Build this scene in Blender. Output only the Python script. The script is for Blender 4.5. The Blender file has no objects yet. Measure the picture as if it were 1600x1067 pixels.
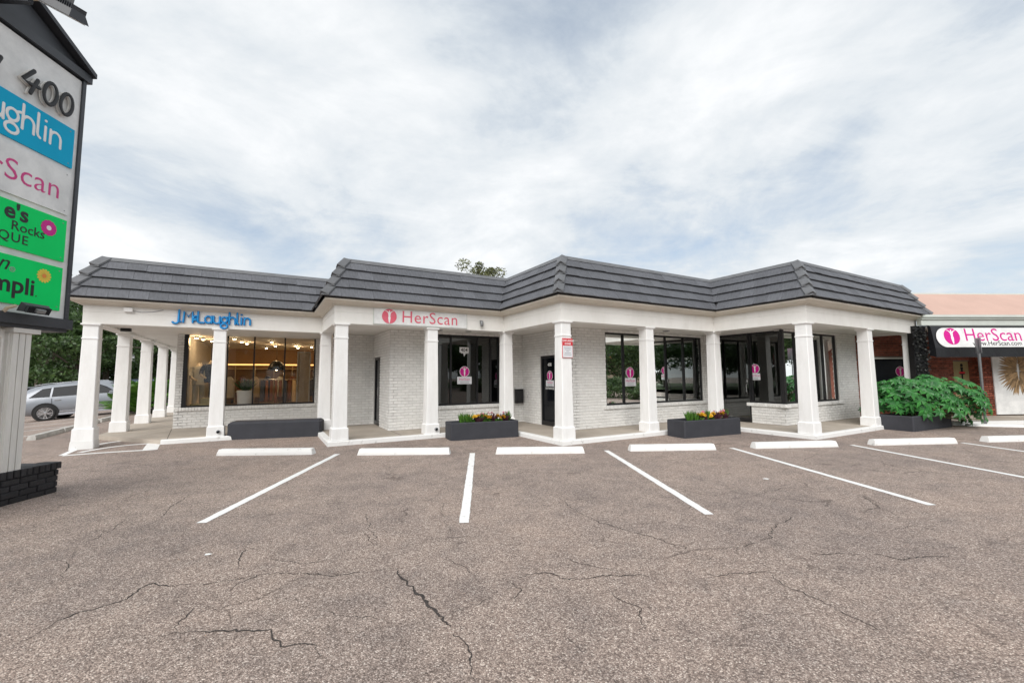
import bpy, math, random
import numpy as np
from mathutils import Vector, Matrix
random.seed(7); R = random.Random(11)
PI = math.pi
sc = bpy.context.scene
COL = sc.collection

# ------------------------------------------------------------------ camera
TH = 0.457525                     # plan rotation of the white building
CAM_H = 1.5365
yaw, pitch, roll = 0.064427, 0.082048, -0.0074748
fw = Vector((math.sin(yaw)*math.cos(pitch), math.cos(yaw)*math.cos(pitch), math.sin(pitch)))
rt = Vector((math.cos(yaw), -math.sin(yaw), 0)); up = rt.cross(fw)
r2 = rt*math.cos(roll) + up*math.sin(roll); u2 = r2.cross(fw)
cd = bpy.data.cameras.new('camera'); cam = bpy.data.objects.new('camera', cd); COL.objects.link(cam)
M = Matrix((r2, u2, -fw)).transposed().to_4x4(); M.translation = (0, 0, CAM_H)
cam.matrix_world = M
cd.sensor_width = 36; cd.lens = 668.7/1600*36; cd.clip_end = 2000; cd.clip_start = .05
sc.camera = cam

# ------------------------------------------------------------------ world, sun, exposure
SUN_EL, SUN_AZ = math.radians(40), math.radians(198)      # azimuth clockwise from +Y
w = bpy.data.worlds.new('World'); sc.world = w; w.use_nodes = True
nt = w.node_tree; nt.nodes.clear(); N = nt.nodes.new; L = nt.links.new
out = N('ShaderNodeOutputWorld'); bg = N('ShaderNodeBackground'); bg.inputs[1].default_value = .08
sky = N('ShaderNodeTexSky'); sky.sky_type = 'NISHITA'; sky.sun_disc = False
sky.sun_elevation = SUN_EL; sky.sun_rotation = SUN_AZ
tc = N('ShaderNodeTexCoord'); sep = N('ShaderNodeSeparateXYZ'); L(tc.outputs['Generated'], sep.inputs[0])
def mth(op, a, b=None, c=None):
    n = N('ShaderNodeMath'); n.operation = op
    for i, x in enumerate((a, b, c)):
        if x is None: continue
        if isinstance(x, (int, float)): n.inputs[i].default_value = x
        else: L(x, n.inputs[i])
    return n.outputs[0]
za = mth('ADD', mth('ABSOLUTE', sep.outputs[2]), .16)
cmb = N('ShaderNodeCombineXYZ'); L(mth('DIVIDE', sep.outputs[0], za), cmb.inputs[0]); L(mth('DIVIDE', sep.outputs[1], za), cmb.inputs[1])
def wnoise(scale, det, rough, dist, off, sx=1, sy=1):
    mp = N('ShaderNodeMapping'); mp.inputs['Location'].default_value = off; mp.inputs['Scale'].default_value = (sx, sy, 1)
    mp.inputs['Rotation'].default_value = (0, 0, .5)
    L(cmb.outputs[0], mp.inputs[0]); n = N('ShaderNodeTexNoise'); n.inputs['Scale'].default_value = scale
    n.inputs['Detail'].default_value = det; n.inputs['Roughness'].default_value = rough; n.inputs['Distortion'].default_value = dist
    L(mp.outputs[0], n.inputs['Vector']); return n.outputs[0]
def ramp(src, stops):
    r = N('ShaderNodeValToRGB'); e = r.color_ramp.elements
    while len(e) < len(stops): e.new(.5)
    for k, (p, c) in enumerate(stops): e[k].position = p; e[k].color = (*c, 1)
    L(src, r.inputs[0]); return r.outputs[0]
n1 = wnoise(.8, 10, .6, .3, (5.2, 1.1, 0), 1, .8)
n2 = wnoise(2.0, 12, .64, .5, (7.3, 2.2, 0), .9, 1.2)
ncol = mth('ADD', mth('MULTIPLY', n1, .72), mth('MULTIPLY', n2, .28))
cloud = ramp(ncol, [(.35, (3.6, 4.05, 4.5)), (.45, (4.5, 4.85, 5.15)), (.53, (5.4, 5.6, 5.75)), (.62, (6.5, 6.55, 6.6))])
cover = ramp(ncol, [(.36, (.62,)*3), (.48, (.97,)*3)])
mx = N('ShaderNodeMix'); mx.data_type = 'RGBA'; L(cover, mx.inputs[0]); L(sky.outputs[0], mx.inputs[6]); L(cloud, mx.inputs[7])
L(mx.outputs[2], bg.inputs[0]); L(bg.outputs[0], out.inputs[0])
sd = bpy.data.lights.new('sun', 'SUN'); sd.energy = 1.5; sd.angle = math.radians(50); sd.color = (1, .965, .92)
so = bpy.data.objects.new('sun', sd); COL.objects.link(so)
sv = Vector((math.sin(SUN_AZ)*math.cos(SUN_EL), math.cos(SUN_AZ)*math.cos(SUN_EL), math.sin(SUN_EL)))
so.rotation_euler = (-sv).to_track_quat('-Z', 'Y').to_euler(); so.location = sv*60
vs = sc.view_settings; vs.view_transform = 'Standard'; vs.look = 'None'; vs.exposure = 1.04; vs.gamma = 1; vs.use_curve_mapping = False

# ------------------------------------------------------------------ materials
def mat(name, col, rough=.6, var=.12, vscale=6., bump=0., bscale=40., col2=None, rnd=0., metal=0., island=0., spec=.5, coat=0., detail=5, stretch=None, pos=(.33, .67)):
    m = bpy.data.materials.new(name); m.use_nodes = True; t = m.node_tree; b = t.nodes['Principled BSDF']
    b.inputs['Roughness'].default_value = rough; b.inputs['Metallic'].default_value = metal
    b.inputs['Specular IOR Level'].default_value = spec; b.inputs['Coat Weight'].default_value = coat
    tcn = t.nodes.new('ShaderNodeTexCoord'); vec = tcn.outputs['Object']
    if stretch:
        mp = t.nodes.new('ShaderNodeMapping'); mp.inputs['Scale'].default_value = stretch; t.links.new(vec, mp.inputs[0]); vec = mp.outputs[0]
    nz = t.nodes.new('ShaderNodeTexNoise'); nz.inputs['Scale'].default_value = vscale; nz.inputs['Detail'].default_value = detail
    nz.inputs['Roughness'].default_value = .65; t.links.new(vec, nz.inputs['Vector'])
    c2 = col2 or tuple(c*(1-var*2.2) for c in col)
    rp = t.nodes.new('ShaderNodeValToRGB'); rp.color_ramp.elements[0].position = pos[0]; rp.color_ramp.elements[1].position = pos[1]
    rp.color_ramp.elements[0].color = (*c2, 1); rp.color_ramp.elements[1].color = (*col, 1)
    t.links.new(nz.outputs[0], rp.inputs[0]); src = rp.outputs[0]
    for amt, nodety, outn in ((rnd, 'ShaderNodeObjectInfo', 'Random'), (island, 'ShaderNodeNewGeometry', 'Random Per Island')):
        if amt:
            oi = t.nodes.new(nodety); mr = t.nodes.new('ShaderNodeMapRange'); mr.inputs[3].default_value = 1-amt; mr.inputs[4].default_value = 1+amt
            t.links.new(oi.outputs[outn], mr.inputs[0])
            hv = t.nodes.new('ShaderNodeHueSaturation'); t.links.new(mr.outputs[0], hv.inputs['Value']); t.links.new(src, hv.inputs['Color']); src = hv.outputs[0]
    t.links.new(src, b.inputs['Base Color'])
    if bump:
        n3 = t.nodes.new('ShaderNodeTexNoise'); n3.inputs['Scale'].default_value = bscale; n3.inputs['Detail'].default_value = 4; t.links.new(vec, n3.inputs['Vector'])
        bp = t.nodes.new('ShaderNodeBump'); bp.inputs['Strength'].default_value = bump; bp.inputs['Distance'].default_value = .02
        t.links.new(n3.outputs[0], bp.inputs['Height']); t.links.new(bp.outputs[0], b.inputs['Normal'])
    return m
def leafmat(name, col, col2, rough=.45, trans=.25):
    m = mat(name, col, rough, col2=col2, vscale=1.3, island=.45)
    t = m.node_tree; b = t.nodes['Principled BSDF']; o = t.nodes['Material Output']
    tr = t.nodes.new('ShaderNodeBsdfTranslucent'); mxs = t.nodes.new('ShaderNodeMixShader'); mxs.inputs[0].default_value = trans
    src = b.inputs['Base Color'].links[0].from_socket; t.links.new(src, tr.inputs[0])
    t.links.new(b.outputs[0], mxs.inputs[1]); t.links.new(tr.outputs[0], mxs.inputs[2]); t.links.new(mxs.outputs[0], o.inputs[0]); return m
def emit(name, col, s):
    m = bpy.data.materials.new(name); m.use_nodes = True; b = m.node_tree.nodes['Principled BSDF']
    b.inputs['Base Color'].default_value = (*col, 1); b.inputs['Emission Color'].default_value = (*col, 1); b.inputs['Emission Strength'].default_value = s; return m
def glassmat(name, tint, refl=.12, blend=.25):
    m = bpy.data.materials.new(name); m.use_nodes = True; t = m.node_tree; t.nodes.clear()
    o = t.nodes.new('ShaderNodeOutputMaterial'); tr = t.nodes.new('ShaderNodeBsdfTransparent'); tr.inputs[0].default_value = (*tint, 1)
    gl = t.nodes.new('ShaderNodeBsdfGlossy'); gl.inputs['Roughness'].default_value = .004; gl.inputs[0].default_value = (.93, .96, .95, 1)
    lw = t.nodes.new('ShaderNodeFresnel'); lw.inputs[0].default_value = 1.5
    ad = t.nodes.new('ShaderNodeMath'); ad.operation = 'MULTIPLY_ADD'; ad.inputs[1].default_value = 1.25; ad.inputs[2].default_value = refl; ad.use_clamp = True
    t.links.new(lw.outputs[0], ad.inputs[0]); mxs = t.nodes.new('ShaderNodeMixShader')
    # pane is slightly wavy
    nz = t.nodes.new('ShaderNodeTexNoise'); nz.inputs['Scale'].default_value = .9; nz.inputs['Detail'].default_value = 0
    bp = t.nodes.new('ShaderNodeBump'); bp.inputs['Strength'].default_value = .04; bp.inputs['Distance'].default_value = .05
    tcn = t.nodes.new('ShaderNodeTexCoord'); t.links.new(tcn.outputs['Object'], nz.inputs['Vector'])
    t.links.new(nz.outputs[0], bp.inputs['Height']); t.links.new(bp.outputs[0], gl.inputs['Normal'])
    t.links.new(ad.outputs[0], mxs.inputs[0]); t.links.new(tr.outputs[0], mxs.inputs[1]); t.links.new(gl.outputs[0], mxs.inputs[2]); t.links.new(mxs.outputs[0], o.inputs[0]); return m

def asphalt():
    m = bpy.data.materials.new('asphalt'); m.use_nodes = True; t = m.node_tree; b = t.nodes['Principled BSDF']; b.inputs['Roughness'].default_value = .85
    n_ = t.nodes.new; l_ = t.links.new
    tcn = n_('ShaderNodeTexCoord'); v = tcn.outputs['Object']
    def vor(s, rnd=1.):
        x = n_('ShaderNodeTexVoronoi'); x.inputs['Scale'].default_value = s; x.inputs['Randomness'].default_value = rnd; l_(v, x.inputs['Vector']); return x
    def noi(s, d=5, r=.6):
        x = n_('ShaderNodeTexNoise'); x.inputs['Scale'].default_value = s; x.inputs['Detail'].default_value = d; x.inputs['Roughness'].default_value = r; l_(v, x.inputs['Vector']); return x.outputs[0]
    def rp(src, stops):
        r = n_('ShaderNodeValToRGB'); e = r.color_ramp.elements
        while len(e) < len(stops): e.new(.5)
        for k, (p, c) in enumerate(stops): e[k].position = p; e[k].color = (*c, 1)
        l_(src, r.inputs[0]); return r.outputs[0]
    def mixc(mode, f, a, c):
        x = n_('ShaderNodeMix'); x.data_type = 'RGBA'; x.blend_type = mode
        if isinstance(f, float): x.inputs[0].default_value = f
        else: l_(f, x.inputs[0])
        l_(a, x.inputs[6]); l_(c, x.inputs[7]); return x.outputs[2]
    v1 = vor(120); v2 = vor(60)
    def red(x):
        q_ = n_('ShaderNodeSeparateColor'); l_(x.outputs['Color'], q_.inputs[0]); return q_.outputs[0]
    stone = rp(red(v1), [(.0, (.09, .070, .063)), (.25, (.195, .156, .141)), (.55, (.285, .232, .212)), (.80, (.385, .322, .298)), (.93, (.54, .475, .445)), (1., (.72, .67, .635))])
    stone2 = rp(red(v2), [(.0, (.14, .112, .102)), (.5, (.28, .229, .209)), (.9, (.40, .338, .312)), (1., (.58, .52, .49))])
    base = mixc('MIX', .33, stone, stone2)
    gap = rp(v1.outputs['Distance'], [(.30, (1.12, 1.12, 1.12)), (.72, (.52, .50, .49))])
    base = mixc('MULTIPLY', .85, base, gap)
    big = rp(noi(.33, 6, .62), [(.34, (1.02, 1.0, .97)), (.5, (1.27, 1.23, 1.16)), (.68, (1.45, 1.37, 1.26))])
    base = mixc('MULTIPLY', 1., base, big)
    mid = rp(noi(2.6, 6, .72), [(.33, (.78, .78, .79)), (.56, (1.06, 1.05, 1.04))])
    base = mixc('MULTIPLY', .85, base, mid)
    stain = rp(noi(.95, 7, .66), [(.27, (.52, .51, .51)), (.37, (1, 1, 1))])
    base = mixc('MULTIPLY', .75, base, stain)
    # hairline crack network: distorted cells, broken up by a mask
    nzv = n_('ShaderNodeTexNoise'); nzv.inputs['Scale'].default_value = 1.7; nzv.inputs['Detail'].default_value = 6; l_(v, nzv.inputs['Vector'])
    mxv = n_('ShaderNodeMix'); mxv.data_type = 'VECTOR'; mxv.inputs[0].default_value = .42; l_(v, mxv.inputs[4]); l_(nzv.outputs['Color'], mxv.inputs[5])
    ve = n_('ShaderNodeTexVoronoi'); ve.feature = 'DISTANCE_TO_EDGE'; ve.inputs['Scale'].default_value = 1.15; l_(mxv.outputs[1], ve.inputs['Vector'])
    hair = rp(ve.outputs['Distance'], [(.0, (.42, .40, .39)), (.0045, (.55, .53, .52)), (.009, (1, 1, 1))])
    msk = rp(noi(.8, 4, .6), [(.47, (0, 0, 0)), (.60, (.9, .9, .9))])
    base = mixc('MULTIPLY', msk, base, hair)
    l_(base, b.inputs['Base Color'])
    bp = n_('ShaderNodeBump'); bp.inputs['Strength'].default_value = .8; bp.inputs['Distance'].default_value = .008
    l_(v1.outputs['Distance'], bp.inputs['Height']); bp.invert = True
    l_(bp.outputs[0], b.inputs['Normal']); return m

MA = dict(
 asphalt=asphalt(),
 crack=mat('crack_filler', (.062, .051, .046), .95, .3, 20),
 paint=mat('road_paint', (.80, .80, .79), .7, .05, 16, .3, 120, col2=(.48, .45, .43), pos=(.30, .43), detail=9),
 stop=mat('stop_paint', (.80, .80, .79), .7, .06, 8, .25, 60, col2=(.46, .45, .43), pos=(.27, .42), detail=9),
 oldstop=mat('worn_concrete', (.58, .57, .54), .85, .1, 6, .3, 60, col2=(.36, .35, .33)),
 concrete=mat('concrete', (.46, .405, .345), .85, .1, 1.4, .15, 60, col2=(.35, .305, .255), detail=8),
 white=mat('white_stucco', (.87, .87, .865), .65, .02, 2.2, .14, 45, col2=(.77, .765, .75), stretch=(2.5, 2.5, .6), pos=(.25, .55), detail=8, rnd=.02),
 fascia=mat('fascia_paint', (.84, .83, .80), .55, .02, 1.6, .06, 30, col2=(.75, .735, .70), stretch=(1.2, 1.2, .5), pos=(.28, .58), detail=8),
 cream=mat('cornice_cream', (.74, .685, .60), .55, .03, 2, col2=(.66, .61, .53)),
 soffit=mat('soffit_paint', (.78, .765, .73), .7, .03, 1.5, col2=(.72, .70, .66)),
 brick=mat('white_brick', (.85, .845, .825), .6, .05, 9, .35, 90, col2=(.76, .75, .73), island=.06, rnd=.04),
 mortar=mat('white_mortar', (.70, .69, .665), .8, .06, 8, .2, 80),
 tile=mat('roof_tile', (.125, .13, .147), .62, .1, 5, .45, 22, col2=(.085, .089, .10), rnd=.13, stretch=(5, 1, 1)),
 tilecap=mat('roof_cap', (.15, .155, .165), .6, .1, 5, .2, 22, rnd=.1),
 deck=mat('roof_deck', (.08, .08, .085), .9),
 black=mat('black_aluminium', (.012, .012, .014), .32, .1, 5, spec=.5),
 planter=mat('charcoal_planter', (.040, .042, .052), .75, .08, 3, .12, 70, col2=(.03, .032, .04)),
 soil=mat('soil', (.04, .028, .02), .95, .3, 20, .6, 60),
 glass=glassmat('dark_glass', (.13, .15, .145), .03),
 glassA=glassmat('shop_glass', (.86, .84, .8), .0),
 blackbrick=mat('black_brick', (.022, .022, .026), .55, .15, 12, .4, 60, rnd=.25),
 signdark=mat('sign_dark_metal', (.045, .05, .06), .45, .12, 2, .05, 30),
 signwhite=mat('sign_white', (.86, .865, .86), .5, .04, 3, col2=(.66, .67, .67)),
 signcream=mat('sign_board_white', (.80, .785, .75), .6, .06, 3, .06, 30, stretch=(4, 4, .6)),
 blue=mat('panel_blue', (.0, .40, .66), .5, .03, 2, col2=(0, .37, .62), spec=.15),
 green=mat('panel_green', (.0, .74, .16), .5, .03, 2, col2=(0, .69, .145), spec=.15),
 ink=mat('ink_black', (.01, .01, .012), .5, 0),
 inkwhite=mat('ink_white', (.85, .85, .85), .5, .02),
 pink=mat('ink_pink', (.64, .045, .24), .5, .03, 3),
 salmonink=mat('ink_faded_pink', (.74, .10, .16), .5, .05, 9, col2=(.70, .16, .22)),
 magenta=mat('ink_magenta', (.62, .0, .26), .45, .03, 3),
 yellow=mat('ink_yellow', (.85, .62, .08), .5, .05),
 orange=mat('ink_orange', (.85, .28, .05), .5, .05),
 bluelet=mat('letter_blue', (.005, .20, .62), .35, .05, 6),
 bluelit=mat('letter_blue_face', (.02, .36, .80), .35, .05, 6),
 grey=mat('grey_metal', (.30, .31, .32), .45, .08, 6, metal=.6),
 silverpaint=mat('car_paint', (.27, .29, .325), .32, .02, 2, metal=.25, coat=.35),
 darkpaint=mat('car_paint_dark', (.06, .09, .15), .28, .02, 2, metal=.4, coat=.7),
 whitepaint=mat('car_paint_white', (.75, .76, .78), .28, .02, 2, coat=.7),
 carglass=mat('car_glass', (.010, .012, .016), .12, 0, spec=.15),
 rubber=mat('tyre_rubber', (.015, .015, .016), .8, .1, 20),
 chrome=mat('bright_trim', (.6, .6, .62), .25, .05, metal=.9),
 bark=mat('bark', (.12, .095, .075), .9, .2, 6, .8, 14, stretch=(3, 3, .5)),
 leaf1=leafmat('leaf_dark', (.095, .17, .05), (.042, .085, .028)),
 leaf2=leafmat('leaf_mid', (.085, .145, .04), (.04, .085, .025)),
 leaf3=leafmat('leaf_olive', (.20, .21, .09), (.10, .12, .045)),
 palm=leafmat('leaf_palm', (.12, .27, .035), (.05, .14, .02)),
 bush=leafmat('leaf_bush', (.055, .25, .045), (.02, .10, .03), rough=.36, trans=.25),
 redbrick=mat('red_brick', (.30, .085, .05), .8, .2, 9, .4, 80, island=.35),
 redmortar=mat('red_mortar', (.20, .15, .125), .9, .1, 9),
 salmon=mat('salmon_roof', (.54, .36, .295), .6, .04, 1.5, col2=(.49, .325, .265)),
 trim2=mat('pale_green_trim', (.62, .66, .62), .6, .05, 2),
 vinyl=mat('black_vinyl', (.018, .019, .022), .38, .1, 3, .12, 9),
 door2=mat('tan_door', (.36, .30, .15), .6, .08, 2),
 feather=mat('feather_brown', (.40, .26, .13), .7, .3, 14, island=.5, col2=(.30, .20, .11)),
 grass=mat('grass', (.07, .12, .03), .9, .3, 3, .5, 30),
 tan=mat('tan_stucco', (.55, .45, .34), .8, .06, 2),
 warmwall=mat('warm_wall', (.30, .19, .11), .8, .08, 2),
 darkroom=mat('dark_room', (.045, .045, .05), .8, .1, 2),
 darkfloor=mat('dark_floor', (.06, .055, .05), .5, .1, 2),
 woodfloor=mat('wood_floor', (.22, .13, .07), .4, .2, 6, stretch=(1, 8, 1)),
 olivebox=mat('display_olive', (.40, .36, .20), .7, .05),
 skin=mat('mannequin_cream', (.72, .62, .50), .45, .03),
 shirt=mat('patterned_shirt', (.02, .03, .075), .8, .1, 26, col2=(.12, .15, .20), pos=(.3, .5)),
 trousers=mat('white_trousers', (.62, .62, .58), .8, .06, 6),
 cloth1=mat('cloth_rust', (.16, .06, .035), .85, .1), cloth2=mat('cloth_navy', (.04, .05, .10), .85, .1), cloth3=mat('cloth_sand', (.55, .44, .30), .85, .1),
 pot=mat('white_pot', (.70, .73, .76), .4, .04, 3),
 lampglow=emit('lamp_glow', (1, .78, .45), 14), cove=emit('cove_glow', (1, .55, .18), 1.0),
 wood=mat('pole_wood', (.26, .22, .18), .9, .2, 5, .4, 20, stretch=(4, 4, .4)),
 purple=mat('leaf_purple', (.10, .03, .045), .7, .2), petalpink=mat('petal_pink', (.75, .25, .35), .6, .1), petaly=mat('petal_yellow', (.85, .50, .02), .6, .15, 30, island=.2),
 redpaint=mat('sign_red', (.62, .03, .045), .4, .03), paper=mat('card_white', (.74, .75, .78), .5, .03), textgrey=mat('ink_grey', (.35, .36, .40), .6, 0),
 shopceil=mat('shop_ceiling', (.30, .25, .19), .8, .05),
 doorglass=mat('door_glass', (.006, .007, .010), .1, 0, spec=.22),
 ivy=mat('black_ivy', (.02, .022, .02), .6, .3, 20, island=.6), orangeroof=mat('orange_band', (.55, .17, .05), .6), cable=mat('cable', (.03, .03, .03), .6),
)
# ------------------------------------------------------------------ builders
class MB:
    def __init__(s): s.v = []; s.f = []
    def add(s, vs, fs):
        k = len(s.v); s.v += [tuple(x) for x in vs]; s.f += [tuple(i+k for i in f) for f in fs]; return s
    def box(s, x0, x1, y0, y1, z0, z1, T=None):
        v = [Vector(p) for p in ((x0,y0,z0),(x1,y0,z0),(x1,y1,z0),(x0,y1,z0),(x0,y0,z1),(x1,y0,z1),(x1,y1,z1),(x0,y1,z1))]
        if T is not None: v = [T @ p for p in v]
        return s.add(v, [(0,3,2,1),(4,5,6,7),(0,1,5,4),(1,2,6,5),(2,3,7,6),(3,0,4,7)])
    def cbox(s, x0, x1, y0, y1, z0, z1, c=.01, T=None):      # chamfered on all upright and top edges
        ring = lambda a, z: [(x0+a, y0+c+a*0, z), (x0+c+a*0, y0+a, z), (x1-c, y0+a, z), (x1-a, y0+c, z), (x1-a, y1-c, z), (x1-c, y1-a, z), (x0+c, y1-a, z), (x0+a, y1-c, z)]
        v = ring(0, z0)+ring(0, z1-c)
        v += [(x0+c*1.3, y0+c*1.6, z1), (x0+c*1.6, y0+c*1.3, z1), (x1-c*1.6, y0+c*1.3, z1), (x1-c*1.3, y0+c*1.6, z1), (x1-c*1.3, y1-c*1.6, z1), (x1-c*1.6, y1-c*1.3, z1), (x0+c*1.6, y1-c*1.3, z1), (x0+c*1.3, y1-c*1.6, z1)]
        v = [Vector(p) for p in v]
        if T is not None: v = [T @ p for p in v]
        f = [tuple(reversed(range(8))), tuple(range(16, 24))]
        for a in (0, 8):
            for i in range(8): j = (i+1) % 8; f.append((a+i, a+j, a+8+j, a+8+i))
        return s.add(v, f)
    def prism(s, pts, z0, z1):
        n = len(pts); v = [(p[0], p[1], z0) for p in pts]+[(p[0], p[1], z1) for p in pts]
        return s.add(v, [tuple(reversed(range(n))), tuple(range(n, 2*n))]+[(i, (i+1) % n, n+(i+1) % n, n+i) for i in range(n)])
    def tube(s, pts, rads, n=8, cap=True):
        pts = [Vector(p) for p in pts]; rings = []
        if not isinstance(rads, (list, tuple)): rads = [rads]*len(pts)
        for i, p in enumerate(pts):
            d = (pts[min(i+1, len(pts)-1)]-pts[max(i-1, 0)]).normalized()
            a = d.cross(Vector((0, 0, 1))) if abs(d.z) < .95 else d.cross(Vector((1, 0, 0)))
            a.normalize(); b = d.cross(a)
            rings.append([p+(a*math.cos(2*PI*k/n)+b*math.sin(2*PI*k/n))*rads[i] for k in range(n)])
        v = [q for r in rings for q in r]; f = []
        for i in range(len(pts)-1):
            for k in range(n): f.append((i*n+k, i*n+(k+1) % n, (i+1)*n+(k+1) % n, (i+1)*n+k))
        if cap: f += [tuple(range(n)), tuple(reversed(range(len(v)-n, len(v))))]
        return s.add(v, f)
    def lathe(s, prof, n=20, c=(0, 0, 0), T=None):
        v = [Vector((c[0]+r*math.cos(2*PI*k/n), c[1]+r*math.sin(2*PI*k/n), c[2]+z)) for r, z in prof for k in range(n)]
        if T is not None: v = [T @ p for p in v]
        f = [(i*n+k, i*n+(k+1) % n, (i+1)*n+(k+1) % n, (i+1)*n+k) for i in range(len(prof)-1) for k in range(n)]
        f += [tuple(reversed(range(n))), tuple(range(len(v)-n, len(v)))]
        return s.add(v, f)
    def mesh(s, name):
        me = bpy.data.meshes.new(name); me.from_pydata(s.v, [], s.f); me.update(); return me
    def build(s, name, m, parent=None, smooth=False):
        o = bpy.data.objects.new(name, s.mesh(name)); COL.objects.link(o); o.data.materials.append(MA[m] if isinstance(m, str) else m)
        if parent: o.parent = parent
        if smooth: o.data.polygons.foreach_set('use_smooth', [True]*len(o.data.polygons))
        return o
def box(name, m, parent, *a): return MB().box(*a).build(name, m, parent)
def tag(o, label=None, cat=None, group=None, kind=None):
    if label: o['label'] = label
    if cat: o['category'] = cat
    if group: o['group'] = group
    if kind: o['kind'] = kind
    return o
def empty(name, loc=(0, 0, 0), rz=0, label=None, cat=None, group=None):
    o = bpy.data.objects.new(name, None); COL.objects.link(o); o.location = loc; o.rotation_euler = (0, 0, rz); o.empty_display_size = .2
    return tag(o, label, cat, group)
def inst(name, me, parent, T=None, loc=None, mats=None):
    o = bpy.data.objects.new(name, me); COL.objects.link(o)
    if parent: o.parent = parent
    if T is not None: o.matrix_local = T
    if loc is not None: o.location = loc
    return o
c_, s_ = math.cos(TH), math.sin(TH)
def W(u, v, z=0): return Vector((u*c_-v*s_, u*s_+v*c_, z))
ROTB = Matrix.Rotation(TH, 4, 'Z')

dg = None
def text_mesh(body, size, ext=.002, bold=0., align='LEFT', shear=0., spacing=1.):
    cu = bpy.data.curves.new('t', 'FONT'); cu.body = body; cu.size = size; cu.extrude = ext; cu.offset = bold; cu.align_x = align
    cu.shear = shear; cu.space_character = spacing; cu.resolution_u = 3
    ob = bpy.data.objects.new('t', cu); COL.objects.link(ob)
    bpy.context.view_layer.update()
    me = bpy.data.meshes.new_from_object(ob.evaluated_get(bpy.context.evaluated_depsgraph_get()))
    bpy.data.objects.remove(ob); return me
def lettering(name, body, size, m, parent, T, **k):
    me = text_mesh(body, size, **k); me.name = name; me.materials.clear(); me.materials.append(MA[m]); return inst(name, me, parent, T)
def frame(o, xd, n):     # text frame: x along xd, y up, z = normal n
    xd = Vector(xd).normalized(); n = Vector(n).normalized(); y = n.cross(xd)
    T = Matrix((xd, y, n)).transposed().to_4x4(); T.translation = o; return T
# stroke alphabet on a grid: x-height 1, ascender 1.7
def arc(cx, cy, rx, ry, a0, a1, n=10): return [(cx+rx*math.cos(math.radians(a0+(a1-a0)*i/n)), cy+ry*math.sin(math.radians(a0+(a1-a0)*i/n))) for i in range(n+1)]
STROKES = {
 'J': (.75, [[(.7, 1.6), (.66, .2)]+arc(.33, .12, .33, .34, 0, -150)]),
 '.': (.3, [[(.12, .04), (.13, .05)]]),
 'M': (1.2, [[(.08, 0), (.16, 1.45), (.6, .75), (1.04, 1.45), (1.12, 0)]]),
 'c': (.55, [arc(.32, .75, .26, .27, 45, 315), [(.08, .3), (.5, .3)]]),
 'L': (.85, [[(.1, 1.5), (.1, .12), (.16, .02), (.78, .02)]]),
 'a': (.95, [arc(.42, .48, .37, .46, 0, 360, 16), [(.8, .95), (.8, .0)]]),
 'u': (.9, [[(.08, .95), (.08, .42)]+arc(.43, .4, .35, .4, 180, 360)+[(.78, .95)], [(.78, .4), (.8, 0)]]),
 'g': (.95, [arc(.42, .55, .33, .38, 0, 360, 16), [(.62, .86), (.88, .98)], [(.25, .2), (.3, .08), (.55, .0)], arc(.42, -.32, .38, .32, 0, 360, 16)]),
 'h': (.9, [[(.08, 1.6), (.08, 0)], [(.08, .5)]+arc(.43, .52, .35, .42, 180, 0)+[(.78, 0)]]),
 'l': (.45, [[(.12, 1.6), (.12, .25), (.18, .08), (.3, .0)]]),
 'i': (.38, [[(.14, .95), (.14, 0)], [(.13, 1.36), (.15, 1.37)]]),
 'n': (.9, [[(.08, .95), (.08, 0)], [(.08, .5)]+arc(.43, .52, .35, .42, 180, 0)+[(.78, 0)]]),
 'y': (.95, [[(.08, 1.0), (.2, .45), (.45, .35), (.75, .6)], [(.85, 1.0), (.6, -.1), (.3, -.55), (.05, -.5)]]),
 '4': (1.15, [[(.55, 1.5), (.05, .6), (.45, .52), (1.02, .62)], [(.86, 1.05), (.68, .35), (.6, -.05)]]),
 '0': (1.05, [arc(.5, .72, .4, .76, 0, 360, 20)]),
}
def stroke_letters(s, name, h, rad, m, parent, T, flat=1., shear=0., gap=.1, depth=0.):
    """each letter one mesh: tubes swept along its strokes, flattened along the normal"""
    x = 0; outl = []
    for ch in s:
        if ch == ' ': x += .6; continue
        wd, st = STROKES[ch]; mb = MB()
        for pl in st:
            P = [Vector(((px+x+py*shear)*h, py*h, 0)) for px, py in pl]
            n = 8; 
            # capsule ends
            d0 = (P[0]-P[1]).normalized()*rad; d1 = (P[-1]-P[-2]).normalized()*rad
            PP = [P[0]+d0*.9, P[0]+d0*.5]+P+[P[-1]+d1*.5, P[-1]+d1*.9]; RR = [rad*.35, rad*.85]+[rad]*len(P)+[rad*.85, rad*.35]
            rings = []
            for i, p in enumerate(PP):
                d = (PP[min(i+1, len(PP)-1)]-PP[max(i-1, 0)]); d = d.normalized() if d.length > 1e-6 else Vector((0, 1, 0))
                a = Vector((-d.y, d.x, 0)); r = RR[i]
                rings.append([p+a*math.cos(2*PI*k/n)*r+Vector((0, 0, 1))*(math.sin(2*PI*k/n)*r*flat+depth) for k in range(n)])
            v = [q for r in rings for q in r]; f = []
            for i in range(len(rings)-1):
                for k in range(n): f.append((i*n+k, (i+1)*n+k, (i+1)*n+(k+1) % n, i*n+(k+1) % n))
            f += [tuple(range(n)), tuple(reversed(range(len(v)-n, len(v))))]
            mb.add(v, f)
        o = mb.build(name, m, parent, True); o.matrix_local = T; outl.append(o); x += wd+gap
    return outl, x*h
def disc(mb, cx, cy, rx, ry, z0, z1, n=32):
    p = [(cx+rx*math.cos(2*PI*k/n), cy+ry*math.sin(2*PI*k/n)) for k in range(n)]; return mb.prism(p, z0, z1)
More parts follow.
